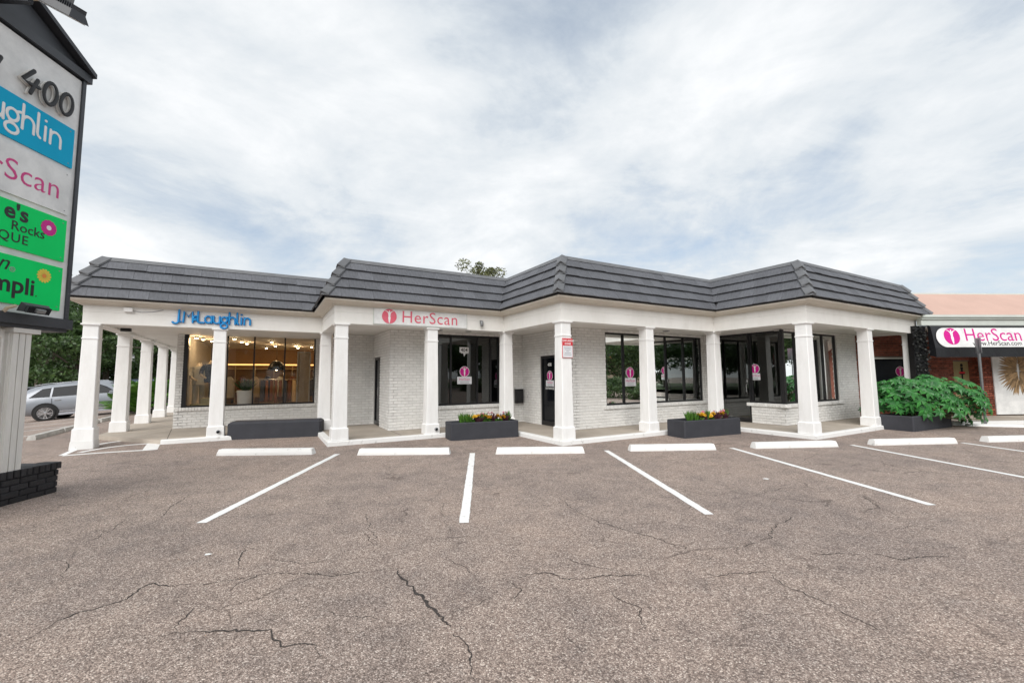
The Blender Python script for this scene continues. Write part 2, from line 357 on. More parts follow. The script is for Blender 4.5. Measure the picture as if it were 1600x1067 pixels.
FIG = [(-.06,.62),(-.10,.55),(-.35,.72),(-.62,.80),(-.60,.74),(-.33,.60),(-.17,.40),(-.15,.18),(-.12,.0),(-.17,-.2),(-.13,-.5),(-.05,-.93),(.05,-.93),(.13,-.5),(.17,-.2),(.12,.0),(.15,.18),(.17,.40),(.33,.60),(.60,.74),(.62,.80),(.35,.72),(.10,.55),(.06,.62)]
def emblem(parent, T, r, m='magenta', ring=False, sx=1.):
    if ring: o = disc(MB(), 0, 0, r*1.1*sx, r*1.1, 0, .003).build('emblem_ring', 'inkwhite', parent); o.matrix_local = T
    o = disc(MB(), 0, 0, r*sx, r, .0035, .006).build('emblem_disc', m, parent); o.matrix_local = T
    mb = MB(); mb.prism([(x*r*sx, y*r) for x, y in FIG], .0065, .009); disc(mb, 0, .72*r, .085*r*sx, .1*r, .0066, .0091, 12)
    o = mb.build('emblem_figure', 'inkwhite', parent); o.matrix_local = T

# ------------------------------------------------------------------ ground
def gz(u, v):  # the side lot falls away to the left
    return -.085*min(max(-5.2-u, 0), 7)
us = [-400, -60, -20, -12.2, -10, -8, -6.5, -5.2, -2, 4, 20, 60, 400]; vs_ = [-300, -60, -15, 0, 8, 15, 22, 30, 45, 90, 600]
mb = MB(); mb.v = [tuple(W(a, b, gz(a, b))) for b in vs_ for a in us]; nu = len(us)
mb.f = [(j*nu+i, j*nu+i+1, (j+1)*nu+i+1, (j+1)*nu+i) for j in range(len(vs_)-1) for i in range(nu-1)]
lot = tag(mb.build('parking_lot', 'asphalt'), kind='structure', label='aged pinkish grey asphalt parking lot with cracks')
# far lawns
lawn = MB(); lawn.add([W(-60, 44, gz(-60, 0)+.03), W(-9, 40, gz(-9, 0)+.03), W(4, 60, .03), W(4, 200, .03), W(-120, 200, gz(-60, 0)+.03)], [(0, 1, 2, 3, 4)])
tag(lawn.build('far_lawn', 'grass'), kind='structure')
lawn = MB(); lawn.add([(-60, -19, .03), (-60, -60, .03), (90, -60, .03), (60, -17, .03)], [(0, 1, 2, 3)])
tag(lawn.build('verge_lawn', 'grass'), kind='structure')

def strip(name, a, b, wd, m, parent, z=.004, ragged=.004, ext=0):
    a = Vector(a); b = Vector(b); d = (b-a).normalized(); n = Vector((-d.y, d.x))
    k = max(2, int((b-a).length/.12)); v = []
    for i in range(k+1):
        p = a+(b-a)*i/k
        for sg in (-1, 1): q = p+n*sg*(wd/2+R.uniform(-ragged, ragged)); v.append((q.x, q.y, z))
    return MB().add(v, [(2*i, 2*i+1, 2*i+3, 2*i+2) if True else 0 for i in range(k)]).build(name, m, parent)
for a, b in [((-2.98, 9.05), (-3.03, 4.93)), ((-.25, 8.86), (-.22, 4.69)), ((2.51, 8.87), (2.48, 4.73)), ((5.21, 8.9), (5.23, 4.83)), ((7.97, 8.98), (7.94, 4.9)), ((10.58, 9.0), (10.5, 4.95)), ((13.3, 9.05), (13.25, 5.0))]:
    strip('parking_line', a, b, .105, 'paint', lot)
# painted hatch at the walk corner (built after ground_px below)
# side lot markings
for k in range(4):
    v0 = 17.75+k*2.75
    A = W(-5.3, v0, gz(-5.3, 0)+.005); B = W(-9.6, v0, gz(-9.6, 0)+.005); n = W(0, .05)
    MB().add([A-n, A+n, B+n, B-n], [(0, 1, 2, 3)]).build('parking_line', 'paint', lot)
# cracks measured in the photograph, ground points (x, y)
CR = [  # pixel polylines of 1600x1067
 [(618,887),(640,915),(665,935),(690,968),(715,995),(735,1025),(742,1067)], [(618,887),(565,897),(520,899),(470,896),(405,899),(350,925)], [(372,890),(375,868),(392,845)],
 [(0,1018),(55,990),(125,957),(200,935),(230,915),(300,913)], [(205,1005),(275,988),(340,987),(420,985),(445,1005),(490,1010),(505,1025)], [(275,985),(285,968),(303,950)],
 [(690,965),(730,948),(770,933)], [(800,945),(812,920),(790,910),(800,895)], [(790,905),(850,893),(880,903),(930,902),(1000,898),(1040,897)],
 [(868,775),(905,800),(950,820),(1020,840),(1070,855),(1080,868)], [(1115,868),(1160,852),(1205,840),(1212,820),(1240,806),(1300,800),(1318,795)], [(1205,893),(1225,915),(1265,933),(1305,952)],
 [(1240,850),(1255,865),(1305,865),(1365,865),(1410,874),(1440,870),(1505,868)], [(1265,805),(1320,826)], [(1335,770),(1420,815),(1445,823)], [(1470,830),(1540,845),(1600,858)],
 [(1210,742),(1245,725),(1285,705)], [(570,830),(585,850)], [(928,850),(945,870)], [(520,760),(500,735)], [(1395,830),(1400,825),(1440,822)], [(0,900),(25,872)], [(130,850),(170,830),(200,810)],
 [(560,790),(575,812),(583,840),(588,856)], [(640,845),(700,838),(745,838)], [(1130,762),(1165,775)], [(740,900),(700,870)],[(1500,905),(1560,930)],
]
f_ = 668.7
def ground_px(x, y):
    d = r2*((x-800)/f_) - u2*((y-533.5)/f_) + fw; t = -CAM_H/d.z; return Vector((d.x*t, d.y*t))
CR += [[(420,870),(470,880),(530,872)], [(300,913),(360,905),(405,899)], [(950,925),(1000,950),(1010,985)], [(1080,868),(1115,868)], [(1305,952),(1380,985)], [(60,920),(90,905),(120,860)], [(860,860),(905,880),(985,895)], [(1440,823),(1470,830)], [(700,760),(690,800),(705,838)], [(300,770),(255,800),(225,850)], [(1100,900),(1205,893)], [(1150,800),(1205,840)], [(880,990),(940,1040)], [(1040,897),(1115,868)], [(460,930),(520,960),(610,965)]]
for ci, pl in enumerate(CR):
    P = [ground_px(*p) for p in pl]; pts = []; off = 0
    for a, b in zip(P, P[1:]):
        k = max(2, int((b-a).length/.022)); n = Vector((-(b-a).y, (b-a).x)).normalized()
        for i in range(k): off = off*.72+R.gauss(0, .009); pts.append(a+(b-a)*i/k+n*off)
    pts.append(P[-1]); v = []; main = .006 if ci in (0,) else .0032 if ci in (1, 3, 4) else .0025 if ci < 14 else .0019
    wv_ = 1.; keep = []
    for i, p in enumerate(pts):
        d = (pts[min(i+1, len(pts)-1)]-pts[max(i-1, 0)]).normalized(); e = min(1, 4*min(i, len(pts)-1-i)/len(pts)+.15)
        wv_ = min(max(wv_+R.gauss(0, .28), .05), 1.9); keep.append(wv_ > .22)
        n = Vector((-d.y, d.x))*main*e*wv_*R.uniform(.6, 1.4); v += [(p.x-n.x, p.y-n.y, .0025), (p.x+n.x, p.y+n.y, .0025)]
    MB().add(v, [(2*i, 2*i+1, 2*i+3, 2*i+2) for i in range(len(pts)-1) if keep[i]]).build('crack', 'crack', lot)

for hp, hw in (([(97, 711.5), (120, 701.5), (142, 693)], .11), ([(138, 698), (182, 690), (243, 685)], .13), ([(124, 707), (182, 697.5), (236, 693)], .13), ([(98, 712), (165, 707), (232, 703)], .14), ([(248, 685.3), (240, 694), (234, 703.5)], .26)):
    A_, B_, C_ = [ground_px(*p) for p in hp]; pts = []
    for t in [i/10 for i in range(11)]:
        a_ = (t-.5)*(t-1)*2; b_ = -4*t*(t-1); c2_ = 2*t*(t-.5); pts.append(A_*a_+B_*b_+C_*c2_)
    v = []
    for i, p in enumerate(pts):
        d = (pts[min(i+1, 10)]-pts[max(i-1, 0)]).normalized(); n = Vector((-d.y, d.x))*hw/2; zz = .004+.0006*(hw*10-1)
        v += [(p.x-n.x, p.y-n.y, zz), (p.x+n.x, p.y+n.y, zz)]
    MB().add(v, [(2*i, 2*i+1, 2*i+3, 2*i+2) for i in range(10)]).build('hatch_line', 'paint', lot)
# old paint scraps and a bit of litter on the asphalt
for (px, py, sx_, sy_) in ((325, 866, .035, .022), (1197, 748, .05, .05)):
    c0 = ground_px(px, py); mb = MB(); n_p = 11
    ang = [2*PI*k/n_p for k in range(n_p)]; mb.add([(c0.x+sx_*math.cos(a)*R.uniform(.5, 1.2), c0.y+sy_*math.sin(a)*R.uniform(.5, 1.2), .004) for a in ang], [tuple(range(n_p))]); mb.build('paint_scrap', 'paint', lot)
# ------------------------------------------------------------------ white building
bld = empty('shop_building', rz=TH, label='low white painted brick shop building with stepped colonnade and dark tiled mansard roof', cat='building')
U1, U2, U3 = 1.5, 6.0, 11.55
LINE = [(-3.48, 27), (-3.48, 13.3), (U1, 13.3), (U1, 10.78), (U2, 10.78), (U2, 8.05), (U3, 8.05), (U3, 5.56), (18.05, 5.56), (18.05, 13)]
def offs(poly, d):
    o = []
    nrm = []
    for a, b in zip(poly, poly[1:]):
        l = math.hypot(b[0]-a[0], b[1]-a[1]); nrm.append(((b[1]-a[1])/l, -(b[0]-a[0])/l))
    for i, p in enumerate(poly):
        if i == 0: n = nrm[0]
        elif i == len(poly)-1: n = nrm[-1]
        else: n = (nrm[i-1][0]+nrm[i][0], nrm[i-1][1]+nrm[i][1])
        o.append((p[0]+n[0]*d, p[1]+n[1]*d))
    return o
def sweep(prof, name, m, parent, poly=LINE, closed=False):
    mb = MB(); k = len(poly)
    for d, z in prof: mb.v += [(x, y, z) for x, y in offs(poly, d)]
    n = len(prof); rng = range(n if closed else n-1)
    for i in rng:
        j = (i+1) % n
        for q in range(k-1): mb.f.append((i*k+q, i*k+q+1, j*k+q+1, j*k+q))
    return mb.build(name, m, parent)
sweep([(-.15, 2.815), (.15, 2.815), (.15, 3.075), (.146, 3.08), (.153, 3.085), (.153, 3.29), (-.15, 3.29)], 'fascia', 'fascia', bld, closed=True)
sweep([(.154, 3.235), (.19, 3.235), (.195, 3.262), (.225, 3.275), (.30, 3.30), (.345, 3.318), (.385, 3.32), (.39, 3.36), (.0, 3.363)], 'cornice', 'cream', bld)
so_ = MB(); pl = offs(LINE, -.14); so_.add([(x, y, 2.865) for x, y in pl]+[(18.0, 27, 2.865)], [tuple(range(len(pl)+1))]); so_.build('soffit', 'soffit', bld)
# roof: plane from (d .42, 3.375) to (d -.10, 4.40)
roof = sweep([(.40, 3.368), (-.10, 4.36), (-.10, 4.40), (-.35, 4.40)], 'roof', 'deck', bld)
mb = MB(); pl = offs(LINE, -.2); mb.add([(x, y, 4.31) for x, y in pl]+[(18.0, 27, 4.31)], [tuple(range(len(pl)+1))]); mb.build('roof_deck', 'deck', roof)
sweep([(-.055, 4.325), (-.025, 4.335), (-.075, 4.43), (-.15, 4.445), (-.3, 4.44)], 'ridge_cap', 'tilecap', roof)
ROW = [(.425-.52*i/4.0*.96, 3.372+1.03*i/4.0*.955) for i in range(5)]
TW = .36; tile_cache = {}
sl = Vector((0, -.52, 1.03)).normalized()
def tile_verts(w0, w1, lenf, xo0=0, xo1=0):     # local: x along eave, y up-slope, z out
    Lh = lenf; t0, t1 = .060, .012
    return [(w0, 0, .033), (w1, 0, .033), (w1+xo1, Lh, -.01), (w0+xo0, Lh, -.01), (w0, .0, t0), (w1, .0, t0), (w1+xo1, Lh, t1), (w0+xo0, Lh, t1)]
TF = [(0, 3, 2, 1), (4, 5, 6, 7), (0, 1, 5, 4), (1, 2, 6, 5), (2, 3, 7, 6), (3, 0, 4, 7)]
rect_tile = MB().add(tile_verts(.0018, TW-.0018, .275), TF).mesh('tile'); rect_tile.materials.append(MA['tile'])
far_tiles = MB()
for seg in range(len(LINE)-1):
    single = seg in (1, 3, 4, 5, 6, 7) and seg not in (2,)
    for r in range(4):
        (d0, z0), (d1, z1) = ROW[r], ROW[r+1]
        e0 = offs(LINE, d0); e1 = offs(LINE, d1-.012)
        a0, b0 = Vector(e0[seg]), Vector(e0[seg+1]); a1, b1 = Vector(e1[seg]), Vector(e1[seg+1])
        dr = (b0-a0).normalized(); nout = Vector((dr.y, -dr.x))
        Ls = (b0-a0).length; s0 = (a1-a0).dot(dr); s1 = (b1-a0).dot(dr)   # upper corners along the eave
        X = Vector((dr.x, dr.y, 0)); Y = Vector((-nout.x*(d0-d1+.012), -nout.y*(d0-d1+.012), z1-z0+.02)); lenf = Y.length; Y.normalize(); Z = X.cross(Y)
        T = Matrix((X, Y, Z)).transposed().to_4x4()
        j = -((r % 2)*.5)*TW-.1*r+R.uniform(-.03, .03)
        lo, hi = min(0, s0), max(Ls, s1)
        while j < hi:
            x0, x1 = max(j, lo), min(j+TW, hi)
            # clip against the slanted ends
            def lf(y): return s0*y
            def rg(y): return Ls+(s1-Ls)*y
            p0, p1 = max(x0, lf(0)), min(x1, rg(0)); q0, q1 = max(x0, lf(1)), min(x1, rg(1))
            jit = R.uniform(-.006, .006)
            o3 = Vector((a0.x, a0.y, z0+jit))
            if p1-p0 > .01 or q1-q0 > .01:
                full = abs(p0-j) < 1e-6 and abs(p1-j-TW) < 1e-6 and abs(q0-j) < 1e-6 and abs(q1-j-TW) < 1e-6
                if p1 < p0: p0 = p1 = (p0+p1)/2
                if q1 < q0: q0 = q1 = (q0+q1)/2
                TT = T.copy(); TT.translation = o3
                if full and single:
                    TT.translation = o3+X*j; S = Matrix.Diagonal((1, lenf/.275, 1, 1)); inst('tile', rect_tile, roof, TT @ S)
                else:
                    tv = tile_verts(p0+.0018, p1-.0018, lenf, (q0-p0), (q1-p1))
                    if single:
                        o = MB().add(tv, TF).build('tile', 'tile', roof); o.matrix_local = TT
                    else: far_tiles.add([TT @ Vector(q) for q in tv], TF)
            j += TW
tag(far_tiles.build('tile_field', 'tile', roof), kind='stuff')
# hip caps
for i in (1, 3, 5, 7, 8):
    for r in range(4):
        d0, z0 = ROW[r]; d1, z1 = ROW[r+1]; d0 += .03
        a = offs(LINE, d0)[i]; b = offs(LINE, d1)[i]
        p, q = LINE[i-1], LINE[i+1]; c = LINE[i]
        e1 = Vector((p[0]-c[0], p[1]-c[1], 0)).normalized(); e2 = Vector((q[0]-c[0], q[1]-c[1], 0)).normalized()
        dg_ = (e1+e2)*-.5; A = Vector((*a, z0+.10))+dg_*.085; B = Vector((*b, z1+.075))+dg_*.045; wd = .17; dn = Vector((0, 0, -.02))
        oth = Vector((0, 0, -.05))
        vv = []
        for Pp, hh in ((A, 1.), (B, .8)):
            vv += [Pp+e1*wd+dn, Pp+Vector((0, 0, .012*hh)), Pp+e2*wd+dn, Pp+e2*wd+dn+oth, Pp+oth*1.5, Pp+e1*wd+dn+oth]
        k = 6; f = [tuple(range(6)), tuple(reversed(range(6, 12)))]+[(x, x+6, (x+1) % 6+6, (x+1) % 6) for x in range(6)]
        MB().add(vv, f).build('hip_cap', 'tilecap', roof)
# columns
COLS = [(-3.48, 13.3, .18), (-1.04, 13.3, .075), (U1-.03, 13.3, .10), (U1+.03, 10.78, .11), (3.75, 10.78, .07), (U2, 10.78, .1), (U2, 8.05, .11), (8.75, 8.05, .06), (U3, 8.05, .1), (U3, 5.56, .11), (14.86, 5.56, .06), (18.0, 5.56, .1),
        (-3.48, 15.95, .1), (-3.48, 18.6, .1), (-3.48, 21.2, .1), (-3.48, 23.9, .1)]
def frus(h0, h1, z0, z1, c=.012):
    v = []
    for h, z in ((h0, z0), (h1, z1)):
        v += [(-h+c, -h, z), (h-c, -h, z), (h, -h+c, z), (h, h-c, z), (h-c, h, z), (-h+c, h, z), (-h, h-c, z), (-h, -h+c, z)]
    return v, [tuple(reversed(range(8))), tuple(range(8, 16))]+[(i, (i+1) % 8, 8+(i+1) % 8, 8+i) for i in range(8)]
colcache = {}
for (u, v, zb) in COLS:
    if zb not in colcache:
        sh = MB().add(*frus(.158, .138, zb+.27, 2.47)).add(*frus(.137, .137, 2.47, 2.775)).mesh('column'); sh.materials.append(MA['white'])
        pm = MB().add(*frus(.188, .184, zb, zb+.265)).add(*frus(.184, .162, zb+.265, zb+.285)).mesh('plinth'); pm.materials.append(MA['white'])
        colcache[zb] = (sh, pm)
    sh, pm = colcache[zb]
    o = inst('column', sh, bld, loc=(u, v, 0)); inst('plinth', pm, o)
    if 'capm' not in colcache:
        a = MB().add(*frus(.150, .150, 2.462, 2.49, .01)).mesh('neck_band'); a.materials.append(MA['white'])
        b = MB().add(*frus(.142, .17, 2.765, 2.785)).add(*frus(.174, .174, 2.785, 2.814)).mesh('capital'); b.materials.append(MA['white']); colcache['capm'] = (a, b)
    inst('neck_band', colcache['capm'][0], o); inst('capital', colcache['capm'][1], o)
for (u, v, h, z) in [(-3.48, 13.3, .205, .18), (U1+.03, 10.78, .23, .107), (U2, 8.05, .23, .107), (U3, 5.56, .23, .107)]:
    mb = MB().add(*frus(h, h-.01, 0, z-.001)); o = mb.build('footing_block', 'stop', bld); o.location = (u, v, 0)
# brick walls ---------------------------------------------------------------
BL, BH, JT = .215, .079, .014
single_left = [290]
brick_unit = None
def brick_verts(x0, x1, z0, z1, dp):      # local x along, y out, z up
    c = .004
    return [(x0, 0, z0), (x1, 0, z0), (x1, 0, z1), (x0, 0, z1), (x0+c, dp, z0+c), (x1-c, dp, z0+c), (x1-c, dp, z1-c), (x0+c, dp, z1-c)]
BF = [(4, 7, 6, 5), (0, 4, 5, 1), (1, 5, 6, 2), (2, 6, 7, 3), (3, 7, 4, 0)]
BF = [tuple(reversed(f)) for f in BF]
def wall(p0, p1, z0, z1, openings=(), parent=bld, thick=.2, bm='brick', mm='mortar', single=False, name='wall', bl=BL, bh=BH, only=None):
    p0 = Vector(p0); p1 = Vector(p1); d = (p1-p0).normalized(); n = Vector((d.y, -d.x)); Lw = (p1-p0).length
    T = Matrix((Vector((d.x, d.y, 0)), Vector((n.x, n.y, 0)), Vector((0, 0, 1)))).transposed().to_4x4(); T.translation = (p0.x, p0.y, 0)
    # backing with openings cut out
    mb = MB(); xs = sorted({0, Lw}|{o[0] for o in openings}|{o[1] for o in openings})
    for xa, xb in zip(xs, xs[1:]):
        zs = [z0]
        for o in sorted(openings, key=lambda o: o[2]):
            if o[0] < xb-1e-6 and o[1] > xa+1e-6: zs += [o[2], o[3]]
        zs.append(z1)
        for za_, zb_ in zip(zs[::2], zs[1::2]):
            if zb_-za_ > .002: mb.box(xa, xb, -thick, 0, za_, zb_, None)
    wo = mb.build(name, mm, parent); wo.matrix_local = T
    fld = MB(); r = 0; z = z0+.004
    # corners: T maps handedness; faces oriented by recalculation of winding below
    while z < z1-.03:
        zt = min(z+bh-JT, z1-.001); x = -((r % 2)*.5)*bl
        while x < Lw:
            a, b = max(x+JT/2, 0.001), min(x+bl-JT/2, Lw-.001); pieces = [(a, b)]
            for o in openings:
                if z < o[3]-.01 and zt > o[2]+.01:
                    np_ = []
                    for (a_, b_) in pieces:
                        if b_ <= o[0] or a_ >= o[1]: np_.append((a_, b_))
                        else:
                            if a_ < o[0]-.02: np_.append((a_, o[0]-.001))
                            if b_ > o[1]+.02: np_.append((o[1]+.001, b_))
                    pieces = np_
            for (a_, b_) in pieces:
                if b_-a_ < .02: continue
                dp = .012+R.uniform(-.004, .005); vv = brick_verts(a_, b_, z+R.uniform(-.001, .001), zt+R.uniform(-.001, .001), dp)
                if single and single_left[0] > 0 and (only is None or only(a_, z)):
                    single_left[0] -= 1; MB().add(vv, BF).build('brick', bm, wo)
                else: fld.add(vv, BF)
            x += bl
        z += bh; r += 1
    if fld.v: tag(fld.build('brick_field', bm, wo), kind='stuff')
    return wo
ZT = 2.9
wall((-2.28, 26), (-2.28, 15.85), .1, ZT)
wall((-2.28, 15.85), (1.75, 15.85), .1, 2.95, [(.16, 3.73, .70, 2.935)])
wall((1.75, 15.85), (1.75, 13.9), .1, ZT)
wall((1.75, 13.9), (2.95, 13.9), .1, ZT)
wall((2.95, 13.9), (2.95, 11.85), .1, ZT, [(.06, .92, .1, 2.16)])
wall((2.95, 11.85), (7.2, 11.85), .1, ZT, [(1.06, 3.42, .71, 2.80)])
wall((7.2, 11.85), (7.2, 9.25), .1, ZT, [(1.03, 1.95, .1, 2.15)])
wall((7.2, 9.25), (12.8, 9.25), .1, ZT, [(1.19, 5.45, .70, 2.79)], single=True, only=lambda a, z: a < 1.2)
wall((12.8, 9.25), (12.8, 6.75), .1, ZT, [(.05, 1.52, .1, 2.82), (1.51, 2.5, .70, 2.82)])
wall((12.8, 6.75), (17.3, 6.75), .1, ZT, [(0, 3.2, .70, 2.80)], single=True, only=lambda a, z: z < .75 or a > 3.2)
wall((17.3, 6.75), (17.3, 14), .1, ZT)
# windows -------------------------------------------------------------------
def window(p0, d, wd, z0, z1, mull, glass='glass', fr=.05, name='window', sill=True, back=.07, post=None):
    """p0 plan start on the wall face, d direction along (street on its right)"""
    d = Vector(d).normalized(); n = Vector((d.y, -d.x)); T = Matrix((Vector((d.x, d.y, 0)), Vector((n.x, n.y, 0)), Vector((0, 0, 1)))).transposed().to_4x4(); T.translation = (p0[0], p0[1], 0)
    e = empty(name); e.parent = bld; e.matrix_local = T
    mb = MB(); y0, y1 = -back-.035, -back+.035
    mb.box(0, wd, y0, y1, z0, z0+fr); mb.box(0, wd, y0, y1, z1-fr, z1); xs = [0]+list(mull)+[wd]
    mb.box(0, fr, y0, y1, z0+fr, z1-fr); mb.box(wd-fr, wd, y0, y1, z0+fr, z1-fr)
    for x in mull: mb.box(x-fr/2, x+fr/2, y0, y1, z0+fr, z1-fr)
    mb.build('frame', 'black', e)
    for i in range(len(xs)-1):
        a = xs[i]+(fr if i == 0 else fr/2); b = xs[i+1]-(fr if i == len(xs)-2 else fr/2)
        g = .004*R.uniform(-1, 1); MB().add([(a, -back+g, z0+fr), (b, -back-g, z0+fr), (b, -back-g+.002, z1-fr), (a, -back+g+.002, z1-fr)], [(0, 1, 2, 3)]).build('pane', glass, e)
    if sill:
        m2 = MB(); x = -.12
        while x < wd+.12: m2.cbox(x+.003, x+.073, -.08,   .058+R.uniform(-.003, .003), z0-.095, z0-.004+R.uniform(-.001, .001), .006); x += .076
        m2.build('sill', 'brick', e)
    return e, T
wA, TA = window((-2.12, 15.85), (1, 0), 3.57, .705, 2.93, [1.06+.02, 1.79, 2.65], 'glassA', .045)
box('corner_post', 'black', wA, -.01, .105, -.2, .004, .70, 2.935)
wB, TB = window((4.01, 11.85), (1, 0), 2.36, .715, 2.795, [.74, 1.60, 2.06])
wC, TC = window((8.39, 9.25), (1, 0), 4.26, .705, 2.785, [.74, 1.5, 2.55, 3.4])
wD, TD = window((12.8, 8.69), (0, -1), .98+.96, .705, 2.815, [.96], sill=False) if False else (None, None)
wD, TD = window((12.8, 7.73), (0, -1), .95, .705, 2.815, [], fr=.05)
box('corner_post', 'black', wD, .925, 1.0, -.09, .006, .70, 2.83)
wE, TE = window((12.8, 6.75), (1, 0), 3.2, .705, 2.795, [.76, 1.3, 2.4])
# doors ---------------------------------------------------------------------
def door(p0, d, wd, z0, z1, glass, name='door', lock=None, transom=None):
    d = Vector(d).normalized(); n = Vector((d.y, -d.x)); T = Matrix((Vector((d.x, d.y, 0)), Vector((n.x, n.y, 0)), Vector((0, 0, 1)))).transposed().to_4x4(); T.translation = (p0[0], p0[1], 0)
    e = empty(name); e.parent = bld; e.matrix_local = T
    mb = MB(); y0, y1 = -.09, -.03
    for a in ((0, .06, z0, z1), (wd-.06, wd, z0, z1), (.06, wd-.06, z0, z0+.12), (.06, wd-.06, z1-.07, z1)): mb.box(a[0], a[1], y0, y1, a[2], a[3])
    if transom: mb.box(.06, wd-.06, y0, y1, transom, transom+.06)
    if lock: mb.box(.06, wd-.06, y0, y1, lock, lock+.06)
    mb.build('frame', 'black', e)
    MB().add([(.06, -.06, z0+.12), (wd-.06, -.06, z0+.12), (wd-.06, -.062, z1-.07), (.06, -.062, z1-.07)], [(0, 1, 2, 3)]).build('pane', glass, e)
    h = MB(); x = wd-.10
    h.tube([(x, -.03, z0+.88), (x, .035, z0+.9), (x, .035, z0+1.14), (x, -.03, z0+1.16)], .012, 8); h.box(x-.02, x+.02, -.03, -.018, z0+1.2, z0+1.28); h.build('handle', 'chrome', e)
    return e, T
dA, TdA = door((2.95, 13.84), (0, -1), .86, .11, 2.155, 'doorglass')
dB, TdB = door((7.2, 10.82), (0, -1), .92, .11, 2.145, 'doorglass')
dD, TdD = door((12.8, 8.98), (0, -1), 1.24, .11, 2.815, 'glass', lock=None)
box('low_brick_backing', 'mortar', dD, .0, .2, -.24, -.1, .11, .62)
# hanging hairline: number and emblem stickers
def sticker(e, x, z, r, card, y, extra=None, sx=1.):
    T = Matrix((Vector((1, 0, 0)), Vector((0, 0, 1)), Vector((0, -1, 0)))).transposed().to_4x4()
    T = frame(Vector((x, y, z)), (1, 0, 0), (0, 1, 0)); T = Matrix((Vector((1, 0, 0)), Vector((0, 0, 1)), Vector((0, 1, 0)))).transposed().to_4x4(); T.translation = (x, y, z)
    root = e
    emblem(root, T, r, 'magenta', True, sx)
    cw, chh = card; zc = z-r*1.05-chh/2
    T2 = T.copy(); T2.translation = (x, y, zc)
    o = MB().prism([(-cw/2, -chh/2), (cw/2, -chh/2), (cw/2, chh/2), (-cw/2, chh/2)], -.001, .004).build('card', 'paper', root); o.matrix_local = T2
    T3 = T.copy(); T3.translation = (x, y+.005, zc+chh*.02)
    lettering('lettering', 'HerScan', chh*.46, 'pink', root, T3, align='CENTER', ext=.001)
    for k in range(2):
        o = MB().box(-cw*.3, cw*.3, -.008, .008, 0, .0015).build('fine_print', 'textgrey', root); T4 = T.copy(); T4.translation = (x, y+.005, zc-chh*(.16+.2*k)); o.matrix_local = T4
    return T
sticker(wB, 1.18, 1.70, .145, (.47, .22), -.055)
T = Matrix((Vector((1, 0, 0)), Vector((0, 0, 1)), Vector((0, 1, 0)))).transposed().to_4x4(); T.translation = (1.17, -.058, 2.30)
o = MB().prism([(-.15, -.025), (.15, -.025), (.15, .135), (-.15, .135)], 0, .002).build('number_card', 'inkwhite', wB); o.matrix_local = T
T5 = T.copy(); T5.translation = (1.17, -.055, 2.30); lettering('number_lettering', '404', .15, 'ink', wB, T5, align='CENTER', bold=.001, ext=.001)
T = T.copy(); T.translation = (1.17, -.058, 2.25); o = MB().prism([(-.11, .03), (.13, .03), (.15, -.0), (.05, -.01), (.0, -.10), (-.03, 0), (-.11, .0)], 0, .002).build('number_underline', 'inkwhite', wB); o.matrix_local = T
sticker(wC, 1.0, 1.63, .15, (.44, .24), -.055, sx=.95)
sticker(wD, .13, 1.72, .13, (.30, .20), -.055)
T = sticker(dB, .43, 1.56, .13, (.40, .18), -.05)
T4 = T.copy(); T4.translation = (.43, -.045, 1.16); lettering('entrance_lettering', 'ENTRANCE', .085, 'inkwhite', dB, T4, align='CENTER', ext=.001, bold=.001)
T4 = T.copy(); T4.translation = (.43, -.045, 1.84); lettering('number_lettering', '408', .13, 'inkwhite', dB, T4, align='CENTER', ext=.001, bold=.003)

# interior shell
box('interior_floor', 'woodfloor', bld, -2.0, 2.7, 16.0, 23, .06, .1)
def uvbox(name, m, a, parent=bld): return box(name, m, parent, *a)
uvbox('interior_ceiling', 'shopceil', (-2.05, 2.7, 15.95, 23, 2.93, 2.96))
uvbox('interior_back_wall', 'warmwall', (-2.05, 2.8, 22.6, 22.7, .1, 2.93))
uvbox('interior_side_wall', 'warmwall', (2.7, 2.8, 16.0, 22.6, .1, 2.93))
uvbox('interior_floor', 'darkfloor', (2.95, 17.1, 11.6, 16, .05, .095)); uvbox('interior_floor', 'darkfloor', (7.4, 17.1, 9.05, 11.6, .05, .094)); uvbox('interior_floor', 'darkfloor', (13.0, 17.1, 6.95, 9.05, .05, .093))
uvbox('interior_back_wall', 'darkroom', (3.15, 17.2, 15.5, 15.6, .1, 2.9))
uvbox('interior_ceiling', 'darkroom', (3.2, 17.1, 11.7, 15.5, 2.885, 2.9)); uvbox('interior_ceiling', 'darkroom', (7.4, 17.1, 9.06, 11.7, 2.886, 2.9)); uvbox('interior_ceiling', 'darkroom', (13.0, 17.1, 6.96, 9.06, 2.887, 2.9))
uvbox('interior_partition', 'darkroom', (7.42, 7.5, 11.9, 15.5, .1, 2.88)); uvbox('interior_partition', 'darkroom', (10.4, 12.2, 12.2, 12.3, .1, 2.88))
uvbox('interior_partition', 'soffit', (4.3, 4.5, 12.6, 12.8, .1, 2.88)); uvbox('interior_partition', 'soffit', (9.15, 9.32, 9.9, 10.1, .1, 2.88))
